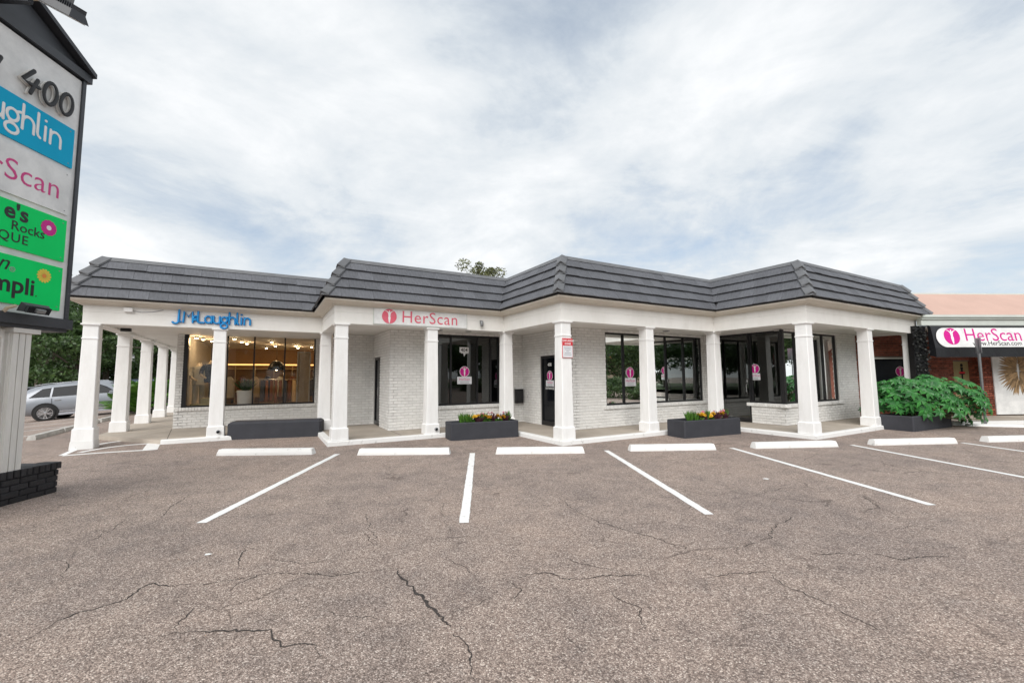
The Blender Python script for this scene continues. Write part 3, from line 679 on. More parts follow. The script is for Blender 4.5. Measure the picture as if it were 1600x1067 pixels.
# vertical blinds edge in the HerScan window
# walk and kerb ---------------------------------------------------------------
KL = [(-3.74, 26), (-3.74, 15.1), (-2.1, 13.08)]+offs(LINE, .19)[2:9]
KL = [(-3.74, 26), (-3.74, 15.1), (-2.1, 13.11), (U1-.19, 13.11), (U1-.19, 10.59), (U2-.19, 10.59), (U2-.19, 7.86), (U3-.19, 7.86), (U3-.19, 5.37), (18.3, 5.37), (18.3, 13)]
wk = MB(); wk.add([W(*p, .098) for p in KL]+[W(2, 26, .098)], [tuple(range(len(KL)+1))])
n = len(KL); wk.add([W(*p, .098) for p in KL]+[W(*p, -.05) for p in KL], [(i, i+1, n+i+1, n+i) for i in range(n-1)])
walk = tag(wk.build('walkway', 'concrete'), kind='structure', label='tan concrete walkway under the colonnade')
KP = KL[2:10]
def wsweep(prof, name, m, parent, poly):
    mb = MB(); k = len(poly)
    for d, z in prof: mb.v += [tuple(W(x, y, z)) for x, y in offs(poly, d)]
    for i in range(len(prof)-1):
        for q in range(k-1): mb.f.append((i*k+q, i*k+q+1, (i+1)*k+q+1, (i+1)*k+q))
    return mb.build(name, m, parent)
wsweep([(.05, 0), (.045, .085), (.03, .103), (-.10, .103), (-.10, .09)], 'kerb', 'stop', walk, KP)
for a, b in [((-2.0, 13.2), (-2.3, 15.8)), ((3.0, 10.8), (3.0, 11.8)), ((8.75, 8.1), (8.75, 9.2)), ((14.86, 5.7), (14.86, 6.7)), ((-3.7, 18.6), (-2.3, 18.6)), ((11.5, 8.1), (11.9, 9.2))]:
    A, B = W(*a), W(*b); strip('joint', (A.x, A.y), (B.x, B.y), .012, 'crack', walk, z=.1005, ragged=.001)

# ------------------------------------------------------------------ signs and fittings on the white building
s1 = empty('channel_letter_sign', rz=TH, label='blue raised channel letters reading J.McLaughlin on the white fascia', cat='sign')
def bframe(u, v, z): return Matrix.Translation((u, v, z)) @ Matrix(((1, 0, 0, 0), (0, 0, -1, 0), (0, 1, 0, 0), (0, 0, 0, 1)))
Tj = bframe(-2.02, 13.12, 2.94)
x = 0; h = .186
for ch, sc_, dy in [('J', 1.0, 0), ('.', 1, 0), ('M', .98, .0), ('c', .75, .02), ('L', 1, 0), ('a', 1, 0), ('u', 1, 0), ('g', 1, 0), ('h', 1, 0), ('l', 1, 0), ('i', 1, 0), ('n', 1, 0)]:
    for nm, mm, rr, dz in (('letter', 'bluelet', .0245, .0), ('letter_face', 'bluelit', .014, .017)):
        o, wv = stroke_letters(ch, nm, h*sc_, rr, mm, s1, Tj @ Matrix.Translation((x, dy, dz)), flat=.8)
    x += wv*.875
s1_w = x
s2 = empty('shop_sign', rz=TH, label='white fascia sign with faded pink HerScan lettering and round emblem', cat='sign')
box('panel', 'signwhite', s2, 2.24, 4.68, 10.60, 10.625, 2.85, 3.228); box('frame', 'trim2', s2, 2.222, 4.698, 10.606, 10.626, 2.836, 3.233)
emblem(s2, bframe(2.605, 10.598, 3.045), .18, 'salmonink')
lettering('lettering', 'HerScan', .425, 'salmonink', s2, bframe(2.90, 10.597, 2.915), ext=.002, bold=-.001, spacing=1.06)
s3 = empty('tow_sign', rz=TH, label='small red and white parking notice on the white column beside the black door', cat='sign')
box('plate', 'paper', s3, 5.87, 6.15, 7.883, 7.897, 1.97, 2.40); box('border', 'redpaint', s3, 5.86, 6.16, 7.886, 7.8965, 1.96, 2.41); box('header', 'redpaint', s3, 5.872, 6.148, 7.879, 7.884, 2.24, 2.398)
lettering('lettering', 'TOW-AWAY', .066, 'inkwhite', s3, bframe(6.01, 7.878, 2.33), align='CENTER', ext=.001, bold=.001)
lettering('lettering', 'ZONE', .066, 'inkwhite', s3, bframe(6.01, 7.878, 2.26), align='CENTER', ext=.001, bold=.001)
for k, wd_ in enumerate((.10, .085, .04, .085, .1)): box('fine_print', 'textgrey', s3, 6.01-wd_, 6.01+wd_, 7.8805, 7.8835, 2.185-k*.04, 2.197-k*.04)
mbx = empty('mailbox', rz=TH, label='black wall mailbox beside the corner left of the black door', cat='mailbox')
MB().cbox(6.88, 7.14, 11.70, 11.845, .70, 1.13, .012).build('body', 'black', mbx); box('lid', 'black', mbx, 6.875, 7.145, 11.69, 11.84, 1.132, 1.145)
lt = empty('fascia_light', rz=TH, label='small grey jelly-jar light on the fascia right of the HerScan sign', cat='light')
MB().lathe([(.03, 0), (.045, .01), (.045, .11), (.03, .15), (.01, .16)], 12, (5.12, 10.56, 2.92)).build('globe', 'grey', lt, True); box('bracket', 'grey', lt, 5.09, 5.15, 10.58, 10.63, 3.0, 3.09)
jb = empty('junction_box', rz=TH, label='small white box with loose wire under the left roof corner', cat='box')
MB().cbox(-2.92, -2.76, 13.07, 13.145, 3.12, 3.215, .008).build('body', 'white', jb)
MB().tube([(-2.76, 13.13, 3.15), (-2.6, 13.135, 3.13), (-2.4, 13.135, 3.15), (-2.2, 13.13, 3.21)], .006, 6).build('wire', 'textgrey', jb)
for (u, v, z, lab) in [(-.98, 13.11, .22, 'small round spotlight on the column plinth beside the plain black block'), (3.83, 10.59, .22, 'small round spotlight on the column plinth beside the left flower planter'), (15.04, 5.50, .28, 'small white spotlight on the column plinth beside the big leafy bush')]:
    e = empty('spotlight', W(u, v, z), TH, lab, 'light', 'plinth spotlights')
    MB().lathe([(.03, -.02), (.042, 0), (.045, .03), (.038, .05)], 12, T=Matrix.Rotation(PI/2, 4, 'X')).build('ring', 'stop' if v < 6 else 'grey', e, True)
    MB().lathe([(.028, .03), (.03, .053)], 12, T=Matrix.Rotation(PI/2, 4, 'X')).build('lens', 'carglass', e)
for (u, v) in [(5.05, 11.3), (10.3, 8.7), (4.2, 11.4)]:
    e = empty('downlight', W(u, v, 2.86), TH, {5.05: 'recessed soffit downlight above the window with the number 404', 10.3: 'recessed soffit downlight above the long dark window', 4.2: 'recessed soffit downlight above the left end of the 404 window'}[u], 'light', 'soffit downlights')
    MB().lathe([(.10, -.012), (.11, .004)], 16).build('ring', 'textgrey', e); MB().lathe([(.08, -.016), (.08, -.012)], 16).build('lens', 'carglass', e)
cm = empty('security_camera', W(-3.2, 14.6, 2.8), TH, 'small dark camera hanging under the left colonnade beam', 'camera')
MB().cbox(-.09, .12, -.05, .05, -.02, .07, .01).build('body', 'black', cm); MB().tube([(0, 0, .06), (0, 0, .16)], .02, 8).build('mount', 'black', cm)

# ------------------------------------------------------------------ wheel stops
def stop_mesh(Lw, seed):
    q = random.Random(seed); mb = MB(); n = 14; pf = [(-.088, 0), (-.086, .05), (-.066, .112), (-.058, .118), (.058, .118), (.066, .112), (.086, .05), (.088, 0)]; k = len(pf)
    for i in range(n+1):
        t = i/n; x = -Lw/2+Lw*t; e = min(i, n-i)
        sc_ = 1.
        for y, z in pf: mb.v.append((x+(0 if e else (.03 if i == 0 else -.03)*(z/.112)), y+q.uniform(-.0015, .0015), z*(sc_ if z > .05 else 1)+(q.uniform(-.0015, .0015) if z > .05 else 0)))
    for i in range(n):
        for j in range(k-1): mb.f.append((i*k+j, i*k+j+1, (i+1)*k+j+1, (i+1)*k+j))
    mb.f += [tuple(range(k)), tuple(reversed(range(n*k, n*k+k)))]
    return mb
ST = [(-5.38, 9.13, -3.47, 9.02, 'in front of the plain black block'), (-2.53, 8.88, -.69, 8.74, 'in front of the recessed side door'), (.22, 8.70, 2.0, 8.58, 'in front of the column with the red notice'), (2.97, 8.73, 4.77, 8.69, 'with chipped right end, nearest the right flower planter'), (5.64, 8.75, 7.5, 8.79, 'in front of the corner column by the glass door'), (8.39, 8.86, 10.36, 8.91, 'in front of the big bush planter'), (11.21, 8.99, 13.05, 9.05, 'cut off by the right edge of the photo')]
for i, (x0, y0, x1, y1, lab) in enumerate(ST):
    o = stop_mesh(math.hypot(x1-x0, y1-y0), i).build('wheel_stop', 'stop'); o.location = ((x0+x1)/2, (y0+y1)/2+.085, 0); o.rotation_euler = (0, 0, math.atan2(y1-y0, x1-x0)*.7)
    tag(o, 'white painted concrete wheel stop '+lab, 'wheel stop', 'front wheel stops')
    if i == 3:
        for k in range(7): 
            xx = .35+R.uniform(0, .5); MB().add([(xx+R.uniform(-.05, .05), -.0835+.001*k*0, .005+R.uniform(0, .02)) for _ in range(5)], [(0, 1, 2), (2, 3, 4)]).build('chip', 'crack', o)
for i, (v0, v1, lab) in enumerate([(15.85, 17.72, 'nearest the tall roadside sign'), (17.75, 19.6, 'left of the corner column'), (20.1, 20.85, 'between the first two side columns'), (21.05, 22.9, 'right of the corner column')]):
    o = stop_mesh(v1-v0, 20+i).build('wheel_stop', 'oldstop'); o.location = W(-5.17, (v0+v1)/2, 0); o.rotation_euler = (0, 0, TH+PI/2)
    tag(o, 'worn grey concrete wheel stop along the side lot, '+lab, 'wheel stop', 'side wheel stops')

# ------------------------------------------------------------------ planters
def planter(loc, ang, Lx, Ly, h, label, solid=False, c=.03):
    e = empty('planter', (loc[0], loc[1], 0), ang, label, 'planter')
    if solid: MB().cbox(0, Lx, 0, Ly, 0, h, .05).build('block', 'planter', e); return e
    mb = MB(); t = .07
    def ring(ins, z): 
        c2 = max(c-ins*.3, .01); return [(ins, ins+c2, z), (ins+c2, ins, z), (Lx-ins-c2, ins, z), (Lx-ins, ins+c2, z), (Lx-ins, Ly-ins-c2, z), (Lx-ins-c2, Ly-ins, z), (ins+c2, Ly-ins, z), (ins, Ly-ins-c2, z)]
    for ins, z in ((0, 0), (0, h-.02), (.015, h), (t, h), (t+.01, h-.1)): mb.v += ring(ins, z)
    for i in range(4):
        for k in range(8): mb.f.append((i*8+k, i*8+(k+1) % 8, (i+1)*8+(k+1) % 8, (i+1)*8+k))
    mb.build('box', 'planter', e); box('soil', 'soil', e, t, Lx-t, t, Ly-t, h-.12, h-.08); return e
planter((-6.5, 11.39), .205, 2.2, .55, .44, 'plain solid charcoal block with no flowers under the shop window', True)
PB = planter((-.82, 10.57), .31, 1.78, .62, .42, 'charcoal planter with yellow flowers under the window with the number 404')
PC = planter((4.88, 10.3), .345, 1.95, .62, .42, 'charcoal planter with yellow flowers under the long dark window')
PD = planter((11.36, 10.79), .40, 2.32, .8, .40, 'charcoal planter holding the big leafy bush')
# flowers
def leaf_tuft(mb, c, n, h, w, rng, spread=.5):
    for _ in range(n):
        a = rng.uniform(0, 2*PI); tl = rng.uniform(.1, spread); d = Vector((math.cos(a)*tl, math.sin(a)*tl, 1)).normalized(); l = h*rng.uniform(.6, 1.05)
        s = d.cross(Vector((rng.uniform(-1, 1), rng.uniform(-1, 1), .1))).normalized()*w; p = Vector(c)+Vector((rng.uniform(-.03, .03), rng.uniform(-.03, .03), 0)); nn = d.cross(s).normalized()*w*.3
        mb.add([p, p+d*l*.5+s, p+d*l*.5+nn, p+d*l*.5-s, p+d*l], [(0, 1, 2), (0, 2, 3), (1, 4, 2), (2, 4, 3)])
def flower_head(mb, c, r, rng, n=11):
    up_ = Vector((rng.uniform(-.4, .4), rng.uniform(-.9, .1), 1)).normalized(); a1 = up_.orthogonal().normalized(); a2 = up_.cross(a1)
    for ly, (rr, lift) in enumerate(((1, 0), (.7, .012), (.4, .02))):
        for k in range(n):
            a = 2*PI*k/n+ly*.3; dd = a1*math.cos(a)+a2*math.sin(a); t = (a1*-math.sin(a)+a2*math.cos(a))*r*rr*.3; cc = Vector(c)+up_*lift
            mb.add([cc, cc+dd*r*rr*.7+t+up_*.01, cc+dd*r*rr, cc+dd*r*rr*.7-t+up_*.01], [(0, 1, 2, 3)])
def plant(pl, x, y, kind, label, group, seed):
    q = random.Random(seed); e = empty('flowering_plant' if kind != 'tuft' else 'green_plant', pl.matrix_basis @ Vector((x, y, .34)) if False else (Matrix.Translation(pl.location) @ Matrix.Rotation(pl.rotation_euler.z, 4, 'Z')) @ Vector((x, y, .34)), q.uniform(0, 6), label, 'plant', group); e.scale = (1.25, 1.25, 1.25)
    mb = MB()
    if kind == 'tuft': leaf_tuft(mb, (0, 0, 0), 60, .26, .016, q, .45); mb.build('leaves', 'palm', e)
    elif kind == 'yellow':
        leaf_tuft(mb, (0, 0, 0), 60, .14, .02, q, 1.2); mb.build('leaves', 'palm', e)
        for k in range(6):
            m2 = MB(); flower_head(m2, (q.uniform(-.12, .12), q.uniform(-.1, .1), .12+q.uniform(0, .05)), .055, q); m2.build('flower', 'petaly', e)
    else:
        leaf_tuft(mb, (0, 0, 0), 60, .22, .024, q, .9); mb.build('leaves', 'purple', e)
        for k in range(2):
            m2 = MB(); flower_head(m2, (q.uniform(-.08, .08), q.uniform(-.08, .08), .2), .035, q, 7); m2.build('flower', 'petalpink', e)
for pi, (pl, nm) in enumerate(((PB, 'left'), (PC, 'right'))):
    Lx = 1.78 if pi == 0 else 1.95
    cnt = {'tuft': 0, 'yellow': 0, 'purple': 0}
    for k, (kd, fx) in enumerate([('tuft', .2), ('tuft', .29), ('yellow', .36), ('purple', .44), ('tuft', .5), ('yellow', .57), ('purple', .66), ('yellow', .74), ('purple', .84), ('tuft', .9)]):
        word = {'tuft': 'green leafy tuft', 'yellow': 'clump of yellow marigolds', 'purple': 'purple leaved plant with pink blooms'}[kd]
        pos = (['leftmost', 'second', 'third', 'rightmost'] if kd == 'tuft' else ['leftmost', 'middle', 'rightmost'])[cnt[kd]]; cnt[kd] += 1
        plant(pl, Lx*fx, .24+R.uniform(-.06, .1), kd, f'{pos} {word} in the {nm} flower planter', f'{kd} plants in the {nm} planter', 100*pi+k)
# big palmate bush
bush = empty('leafy_bush', (12.5, 11.72, .30), 0, 'large bright green bush with hand-shaped leaves spilling from the right planter', 'bush')
def palmate(seed):
    q = random.Random(seed); mb = MB(); n = 8
    for k in range(n):
        a = math.radians(-150+300*k/(n-1))+q.uniform(-.08, .08)+PI/2; l = .25*(1-.28*abs(k-(n-1)/2)/((n-1)/2))*q.uniform(.9, 1.1)
        d = Vector((math.cos(a), math.sin(a), 0)); s = Vector((-d.y, d.x, 0))*l*.2; dr = Vector((0, 0, -.05))
        mb.add([(0, 0, 0), d*l*.5+s+dr*.2, d*l*.5+Vector((0, 0, .012)), d*l*.5-s+dr*.2, d*l+dr*1.2], [(0, 2, 1), (0, 3, 2), (1, 2, 4), (2, 3, 4)])
    me = mb.mesh('leaf'); me.materials.append(MA['bush']); return me
PM = [palmate(i) for i in range(4)]
q = random.Random(5); stems = MB()
n_leaf = 0
for k in range(290):
    while True:
        x, y, z = q.uniform(-1.75, 2.0), q.uniform(-.95, .75), q.uniform(-.15, 1.25)
        ex = (x-.2)/1.62; ey = y/.9; ez = (z-.3)/.88
        rr = abs(ex)**3.2+ey*ey+abs(ez)**2.6
        if .4 < rr < 1.03 and (z > .18 or x > 1.15): break
    nrm = Vector((ex*.7, ey*.7-.55, ez*.8+.65)).normalized()
    T = nrm.to_track_quat('Z', 'Y').to_matrix().to_4x4() @ Matrix.Rotation(q.uniform(0, 6.28), 4, 'Z') @ Matrix.Scale(q.choice((.45, .7, .9, 1.0, 1.15)), 4); T.translation = (x, y, z)
    inst('leaf', PM[k % 4], bush, T)
    if k % 3 == 0: stems.tube([(x*.3, y*.3, 0), (x*.7, y*.7, z*.7), (x, y, z-.01)], [.014, .01, .005], 5, False)
stems.build('stems', 'leaf3', bush)

# ------------------------------------------------------------------ roadside sign
SX = -5.9
sg = empty('pylon_sign', (0, 0, 0), 0, 'tall roadside pylon sign with coloured shop panels on a black brick base', 'sign')
Y0, Y1 = 4.05, 6.40
box('cabinet', 'signwhite', sg, -6.32, SX, Y0, Y1-.05, 2.38, 5.9)
fm = MB(); fm.box(-6.33, SX+.025, Y1-.05, Y1, 2.38, 5.93); fm.build('frame_post', 'signdark', sg); MB().box(-6.33, SX+.025, Y0-.05, Y0, 2.38, 5.93).build('frame_post', 'signdark', sg)
bm_ = MB(); bm_.box(-6.42, SX+.06, Y0-.14, Y1+.03, 2.245, 2.38); bm_.box(-6.36, SX+.02, Y0-.1, Y1-.01, 2.20, 2.245); bm_.build('bottom_beam', 'signdark', sg)
tm = MB(); tm.box(-6.36, SX+.05, Y0-.07, Y1+.06, 5.93, 6.05); tm.build('top_beam', 'signdark', sg)
ya = (Y0+Y1)/2; ap = 6.66
g = MB()
for X0, X1 in ((-6.30, SX-.01),):
    v = [(X0, Y0-.04, 6.05), (X0, Y1+.03, 6.05), (X0, ya, ap-.08), (X1, Y0-.04, 6.05), (X1, Y1+.03, 6.05), (X1, ya, ap-.08)]
    g.add(v, [(0, 2, 1), (3, 4, 5), (0, 1, 4, 3), (1, 2, 5, 4), (2, 0, 3, 5)])
g.build('gable', 'signdark', sg)
rk = MB()
for sgn, ye in ((1, Y1+.07), (-1, Y0-.07)):
    v = []
    for X in (-6.38, SX+.10): v += [(X, ye, 6.03), (X, ya, ap), (X, ya, ap+.06), (X, ye, 6.10)]
    rk.add(v, [(0, 1, 2, 3), (4, 7, 6, 5), (0, 4, 5, 1), (1, 5, 6, 2), (2, 6, 7, 3), (3, 7, 4, 0)])
rk.build('gable_trim', 'signdark', sg)
pnl = [('blue', 4.54, 5.11, 'panel_name'), ('signwhite', 3.85, 4.47, ''), ('green', 3.18, 3.77, ''), ('green', 2.49, 3.09, '')]
P_ = {}
for k, (m_, z0, z1, _) in enumerate(pnl):
    P_[k] = box('panel', m_, sg, SX+.001, SX+.022, Y0+.06, 6.28-.01*k*.5, z0, z1)
    for yy in (Y0+.12, 6.22):
        for zz in (z0+.05, z1-.05): 
            o = MB().lathe([(.009, 0), (.006, .004)], 8, T=Matrix.Rotation(PI/2, 4, 'Y')).build('screw', 'grey', sg); o.location = (SX+.022, yy, zz)
def sframe(y, z, dx=.0): return Matrix(((0, 0, 1, SX+.0225+dx), (1, 0, 0, y), (0, 1, 0, z), (0, 0, 0, 1)))
# y 400
for ch, y in (('y', 5.07), ('4', 5.50), ('0', 5.75), ('0', 5.975)):
    stroke_letters(ch, 'number',   .205, .026, 'signcream', sg, sframe(y, 5.235, -.005), flat=.5, shear=.12)
    stroke_letters(ch, 'number_face', .205, .026, 'ink', sg, sframe(y, 5.235, .04), flat=.35, shear=.12)
# J.McLaughlin, right aligned on the blue panel
tot = sum(STROKES[c][0]*.86+.1 for c in 'J.McLaughlin'); hh = .198
xx = 6.10
for c in reversed('J.McLaughlin'):
    wv = STROKES[c][0]*hh*.92; xx -= wv; 
    if xx < Y0+.1: break
    stroke_letters(c, 'letter', hh, .0185, 'inkwhite', sg, sframe(xx, 4.735, .001), flat=.12); xx -= .012
lettering('lettering', 'HerScan', .385, 'pink', sg, sframe(6.15, 4.03, .001), align='RIGHT', ext=.001, bold=-.002, spacing=1.02)
emblem(sg, sframe(4.42, 4.16, .0), .2, 'magenta')
lettering('lettering', "e's", .27, 'ink', sg, sframe(5.77, 3.555, .001), align='RIGHT', ext=.001, bold=.008)
lettering('lettering', 'Rocks', .17, 'ink', sg, sframe(5.99, 3.415, .001), align='RIGHT', ext=.001, bold=.001)
lettering('lettering', 'QUE', .165, 'ink', sg, sframe(5.79, 3.265, .001), align='RIGHT', ext=.001, bold=.001, spacing=1.1)
lettering('lettering', 'n', .26, 'ink', sg, sframe(5.585, 2.90, .001), align='RIGHT', ext=.001, shear=.4)
lettering('lettering', '®', .09, 'textgrey', sg, sframe(5.60, 2.885, .001), ext=.001)
lettering('lettering', 'ympli', .30, 'ink', sg, sframe(5.92, 2.635, .001), align='RIGHT', ext=.001, bold=.006)
lettering('lettering', '.', .14, 'ink', sg, sframe(5.925, 2.63, .001), ext=.001)
for (y, z, m1, m2, n, r0) in ((6.03, 3.585, 'magenta', 'inkwhite', 12, .108), (6.02, 2.925, 'yellow', 'orange', 14, .095)):
    mb = MB()
    for k in range(n):
        a = 2*PI*k/n; d = Vector((math.cos(a), math.sin(a))); t = Vector((-d.y, d.x))*r0*(.27 if n == 12 else .17)
        p = [d*r0*.12, d*r0*.75+t, d*r0*.97+t*.6, d*r0*.97-t*.6, d*r0*.75-t]; mb.prism([(a_.x, a_.y) for a_ in p], 0, .0015+.0002*(k % 2))
    o = mb.build('flower_petals', m1, sg); o.matrix_local = sframe(y, z, .001)
    o = disc(MB(), 0, 0, r0*.3, r0*.3, .0018, .003, 16).build('flower_centre', m2, sg); o.matrix_local = sframe(y, z, .001)
# pedestal: boards with battens, end pilaster
pd = MB(); pd.box(-6.33, SX-.10, Y0+.4, 5.76, .40, 2.2); pd.build('pedestal', 'signcream', sg)
y = Y0+.45
while y < 5.72: box('board', 'signcream', sg, SX-.10, SX-.082, y, y+.075, .42, 2.18); y += .105
for yy in (Y0+.2, 5.735):
    pp = MB(); pp.box(-6.33, SX-.02, yy, yy+.23, .40, 2.14); pp.build('pilaster', 'signcream', sg)
    for k in range(3): box('board', 'signcream', sg, SX-.02, SX-.004, yy+.004+k*.077, yy+.004+k*.077+.064, .41, 2.13)
    for k in range(3):
        for y_ in (yy-.016, yy+.23): box('board', 'signcream', sg, -6.31+k*.13, -6.31+k*.13+.11, y_, y_+.016, .41, 2.13)
    box('pilaster_cap', 'signcream', sg, -6.36, SX+.02, yy-.02, yy+.31, 2.14, 2.198)
MB().tube([(SX-.02, 5.45, .42), (SX-.03, 5.45, 1.9), (SX-.03, 5.5, 2.08), (SX-.03, 5.58, 2.12), (SX-.03, 5.64, 2.05), (SX-.04, 5.66, .5)], .012, 8).build('conduit', 'signcream', sg)
# black brick base
bs = box('base', 'blackbrick', sg, -6.50, SX-.012, Y0+.05, 6.44, 0, .395)
bk = {}
def bbrick(x0, x1, y0, y1, z0, z1):
    MB().cbox(x0, x1, y0, y1, z0, z1, .008).build('brick', 'blackbrick', bs)
for r in range(4):
    z0 = .005+r*.078; y = Y0+.04-(r % 2)*.11
    while y < 6.45:
        a, b = max(y+.006, Y0+.04), min(y+.214, 6.452)
        if b-a > .03: bbrick(SX-.05, SX+R.uniform(.0, .012), a, b, z0, z0+.068)
        y += .22
    x = -6.5-(r % 2)*.11
    while x < SX-.06:
        a, b = max(x+.006, -6.5), min(x+.214, SX-.055)
        if b-a > .03: bbrick(a, b, 6.40, 6.452+R.uniform(0, .01), z0, z0+.068)
        x += .22
y = Y0+.04
while y < 6.42: bbrick(SX-.21, SX+R.uniform(.008, .018), y+.005, y+.072, .32, .41+R.uniform(-.003, .004)); y += .0775
# flood lights
def flood(loc, rot, label, armfrom=None):
    e = empty('floodlight', loc, 0, label, 'floodlight'); Tm = Matrix(rot).to_4x4() if not isinstance(rot, Matrix) else rot
    mb = MB(); mb.add([(-.26, -.12, 0), (.26, -.12, 0), (.26, .12, 0), (-.26, .12, 0), (-.22, -.08, .10), (.22, -.08, .10), (.22, .08, .10), (-.22, .08, .10)], [(0, 3, 2, 1), (4, 5, 6, 7), (0, 1, 5, 4), (1, 2, 6, 5), (2, 3, 7, 6), (3, 0, 4, 7)])
    b = mb.build('housing', 'signdark', e); b.matrix_local = Tm
    f = MB()
    for k in range(15): f.box(-.21+k*.03, -.203+k*.03, -.09, .09, .095, .15)
    f.build('cooling_fins', 'signdark', e).matrix_local = Tm
    box('lens', 'signwhite', e, -.23, .23, -.1, .1, -.012, -.002).matrix_local = Tm
    bx = MB().cbox(-.08, .08, -.05, .05, .15, .22, .01).build('driver_box', 'grey', e); bx.matrix_local = Tm
    return e
fl = flood((-5.30, 5.36, 6.14), Matrix.Rotation(.0, 4, 'Z') @ Matrix.Rotation(math.radians(28), 4, 'Y') @ Matrix.Rotation(.25, 4, 'X'), 'grey floodlight on a long arm at the top of the pylon sign')
mb = MB(); mb.box(-.95, -.22, -.16, -.10, -.02, .05); mb.build('arm', 'signdark', fl)
MB().tube([(-.26, -.13, .03), (-.22, -.08, .08), (-.17, -.03, .12)], .02, 8).build('knuckle', 'tan', fl)
fl2 = flood((SX+.16, 5.78, 2.45), (lambda X_, Z_: Matrix((X_, Z_.cross(X_), Z_)).transposed().to_4x4())(Vector((0, 1, 0)), Vector((.8, 0, -.35)).normalized()) @ Matrix.Diagonal((.66, .5, .55, 1)), 'black floodlight resting on the bottom beam of the pylon sign')
MB().tube([(-.15, -.22, -.12), (-.08, -.22, -.03), (0, -.2, .0)], .02, 8).build('knuckle', 'orange' if False else 'tan', fl2); box('bracket', 'signcream', fl2, -.20, -.13, -.25, .25, -.125, -.08)

# ------------------------------------------------------------------ neighbour building
nb = empty('neighbour_shop', (0, 0, 0), 0, 'red brick neighbouring shop with salmon metal roof and black awning', 'building')
def nbx(name, m, *a): return box(name, m, nb, *a)
NX0, NX1 = 12.9, 34
mb = MB(); ro = [(12.62, 3.38), (14.05, 4.36), (20, 4.40)]
for x in (NX0+.3, NX1): mb.v += [(x, y, z) for y, z in ro]
mb.f = [(0, 1, 4, 3), (1, 2, 5, 4)]; mb.build('roof', 'salmon', nb)
x = NX0+.6
rs = MB()
nbx('roof_edge_trim', 'trim2', NX0+.25, NX1, 14.02, 14.10, 4.33, 4.385)
nbx('fascia', 'trim2', NX0+.9, NX1, 12.60, 12.75, 3.06, 3.24); nbx('fascia_board', 'trim2', NX0+.88, NX1, 12.55, 12.76, 3.245, 3.305); nbx('gutter', 'trim2', NX0+.86, NX1, 12.50, 12.76, 3.31, 3.385)
nbx('soffit', 'soffit', NX0, NX1, 12.7, 14.5, 2.98, 3.05); nbx('inner_floor', 'concrete', 12.9, NX1, 12.1, 15, .0, .1); nbx('kerb', 'stop', 13.9, NX1, 12.0, 12.1, 0, .105)
def nwall(p0, p1, z0, z1, op=()): return wall(p0, p1, z0, z1, op, nb, .25, 'redbrick', 'redmortar')
nwall((12.2, 13.95), (17.2, 13.95), .1, 3.0, [(.9, 2.4, .55, 2.1), (4.12, 4.8, .1, 1.95)])
nwall((16.95, 13.62), (17.36, 13.62), .1, 3.0); nwall((17.36, 13.62), (17.36, 14.3), .1, 3.0); nwall((17.36, 13.72), (NX1, 13.72), .1, 3.0)
nwall((16.95, 14.0), (16.95, 13.62), .1, 3.0)
win = empty('window'); win.parent = nb
box('pane', 'carglass', win, 13.1, 14.6, 14.03, 14.04, .55, 2.06); box('frame', 'trim2', win, 13.1, 14.6, 13.9, 13.955, 2.05, 2.1)
Tn = Matrix(((1, 0, 0, 14.42), (0, 0, -1, 14.02), (0, 1, 0, 1.62), (0, 0, 0, 1))); emblem(win, Tn, .16, 'magenta', True)
dn_ = empty('door'); dn_.parent = nb
box('leaf', 'door2', dn_, 16.32, 17.0, 13.99, 14.02, .1, 1.95)
T = Matrix(((1, 0, 0, 16.68), (0, 0, -1, 13.985), (0, 1, 0, 1.62), (0, 0, 0, 1)))
mb = MB(); disc(mb, 0, .20, .05, .055, 0, .004, 14); mb.prism([(-.05, .13), (.05, .13), (.03, .02), (.1, -.12), (-.1, -.12), (-.03, .02)], 0, .004); mb.prism([(-.03, -.12), (.03, -.12), (.02, -.3), (-.02, -.3)], 0, .004)
o = mb.build('figure_sign', 'ink', dn_); o.matrix_local = T; o = MB().box(-.11, .11, -.09, -.03, .004, .006).build('figure_band', 'redpaint', dn_); o.matrix_local = T
# black awning with the oval sign
aw = empty('awning', (0, 0, 0), 0, 'black vinyl awning with oval HerScan sign on the neighbouring shop', 'awning')
ax0, ax1 = 13.95, 20.2
mb = MB(); pr = [(12.56, 3.05), (12.47, 3.01), (12.37, 2.33), (12.36, 2.04)]
k = 40
for i in range(k+1):
    x = ax0+(ax1-ax0)*i/k
    for j, (y, z) in enumerate(pr): mb.v.append((x, y+(R.uniform(-.008, .008) if 0 < j else 0), z+(R.uniform(-.006, .006) if j == 3 else 0)))
for i in range(k):
    for j in range(3): mb.f.append((i*4+j, i*4+j+1, (i+1)*4+j+1, (i+1)*4+j))
mb.add([(ax0, y, z) for y, z in pr]+[(ax0, 12.56, 2.1)], [(0, 1, 2, 3, 4)]); mb.build('canopy', 'vinyl', aw)
fr_ = MB(); fr_.tube([(ax0+.02, 12.39, 2.06), (ax1, 12.39, 2.06)], .02, 8); fr_.build('frame', 'textgrey', aw)
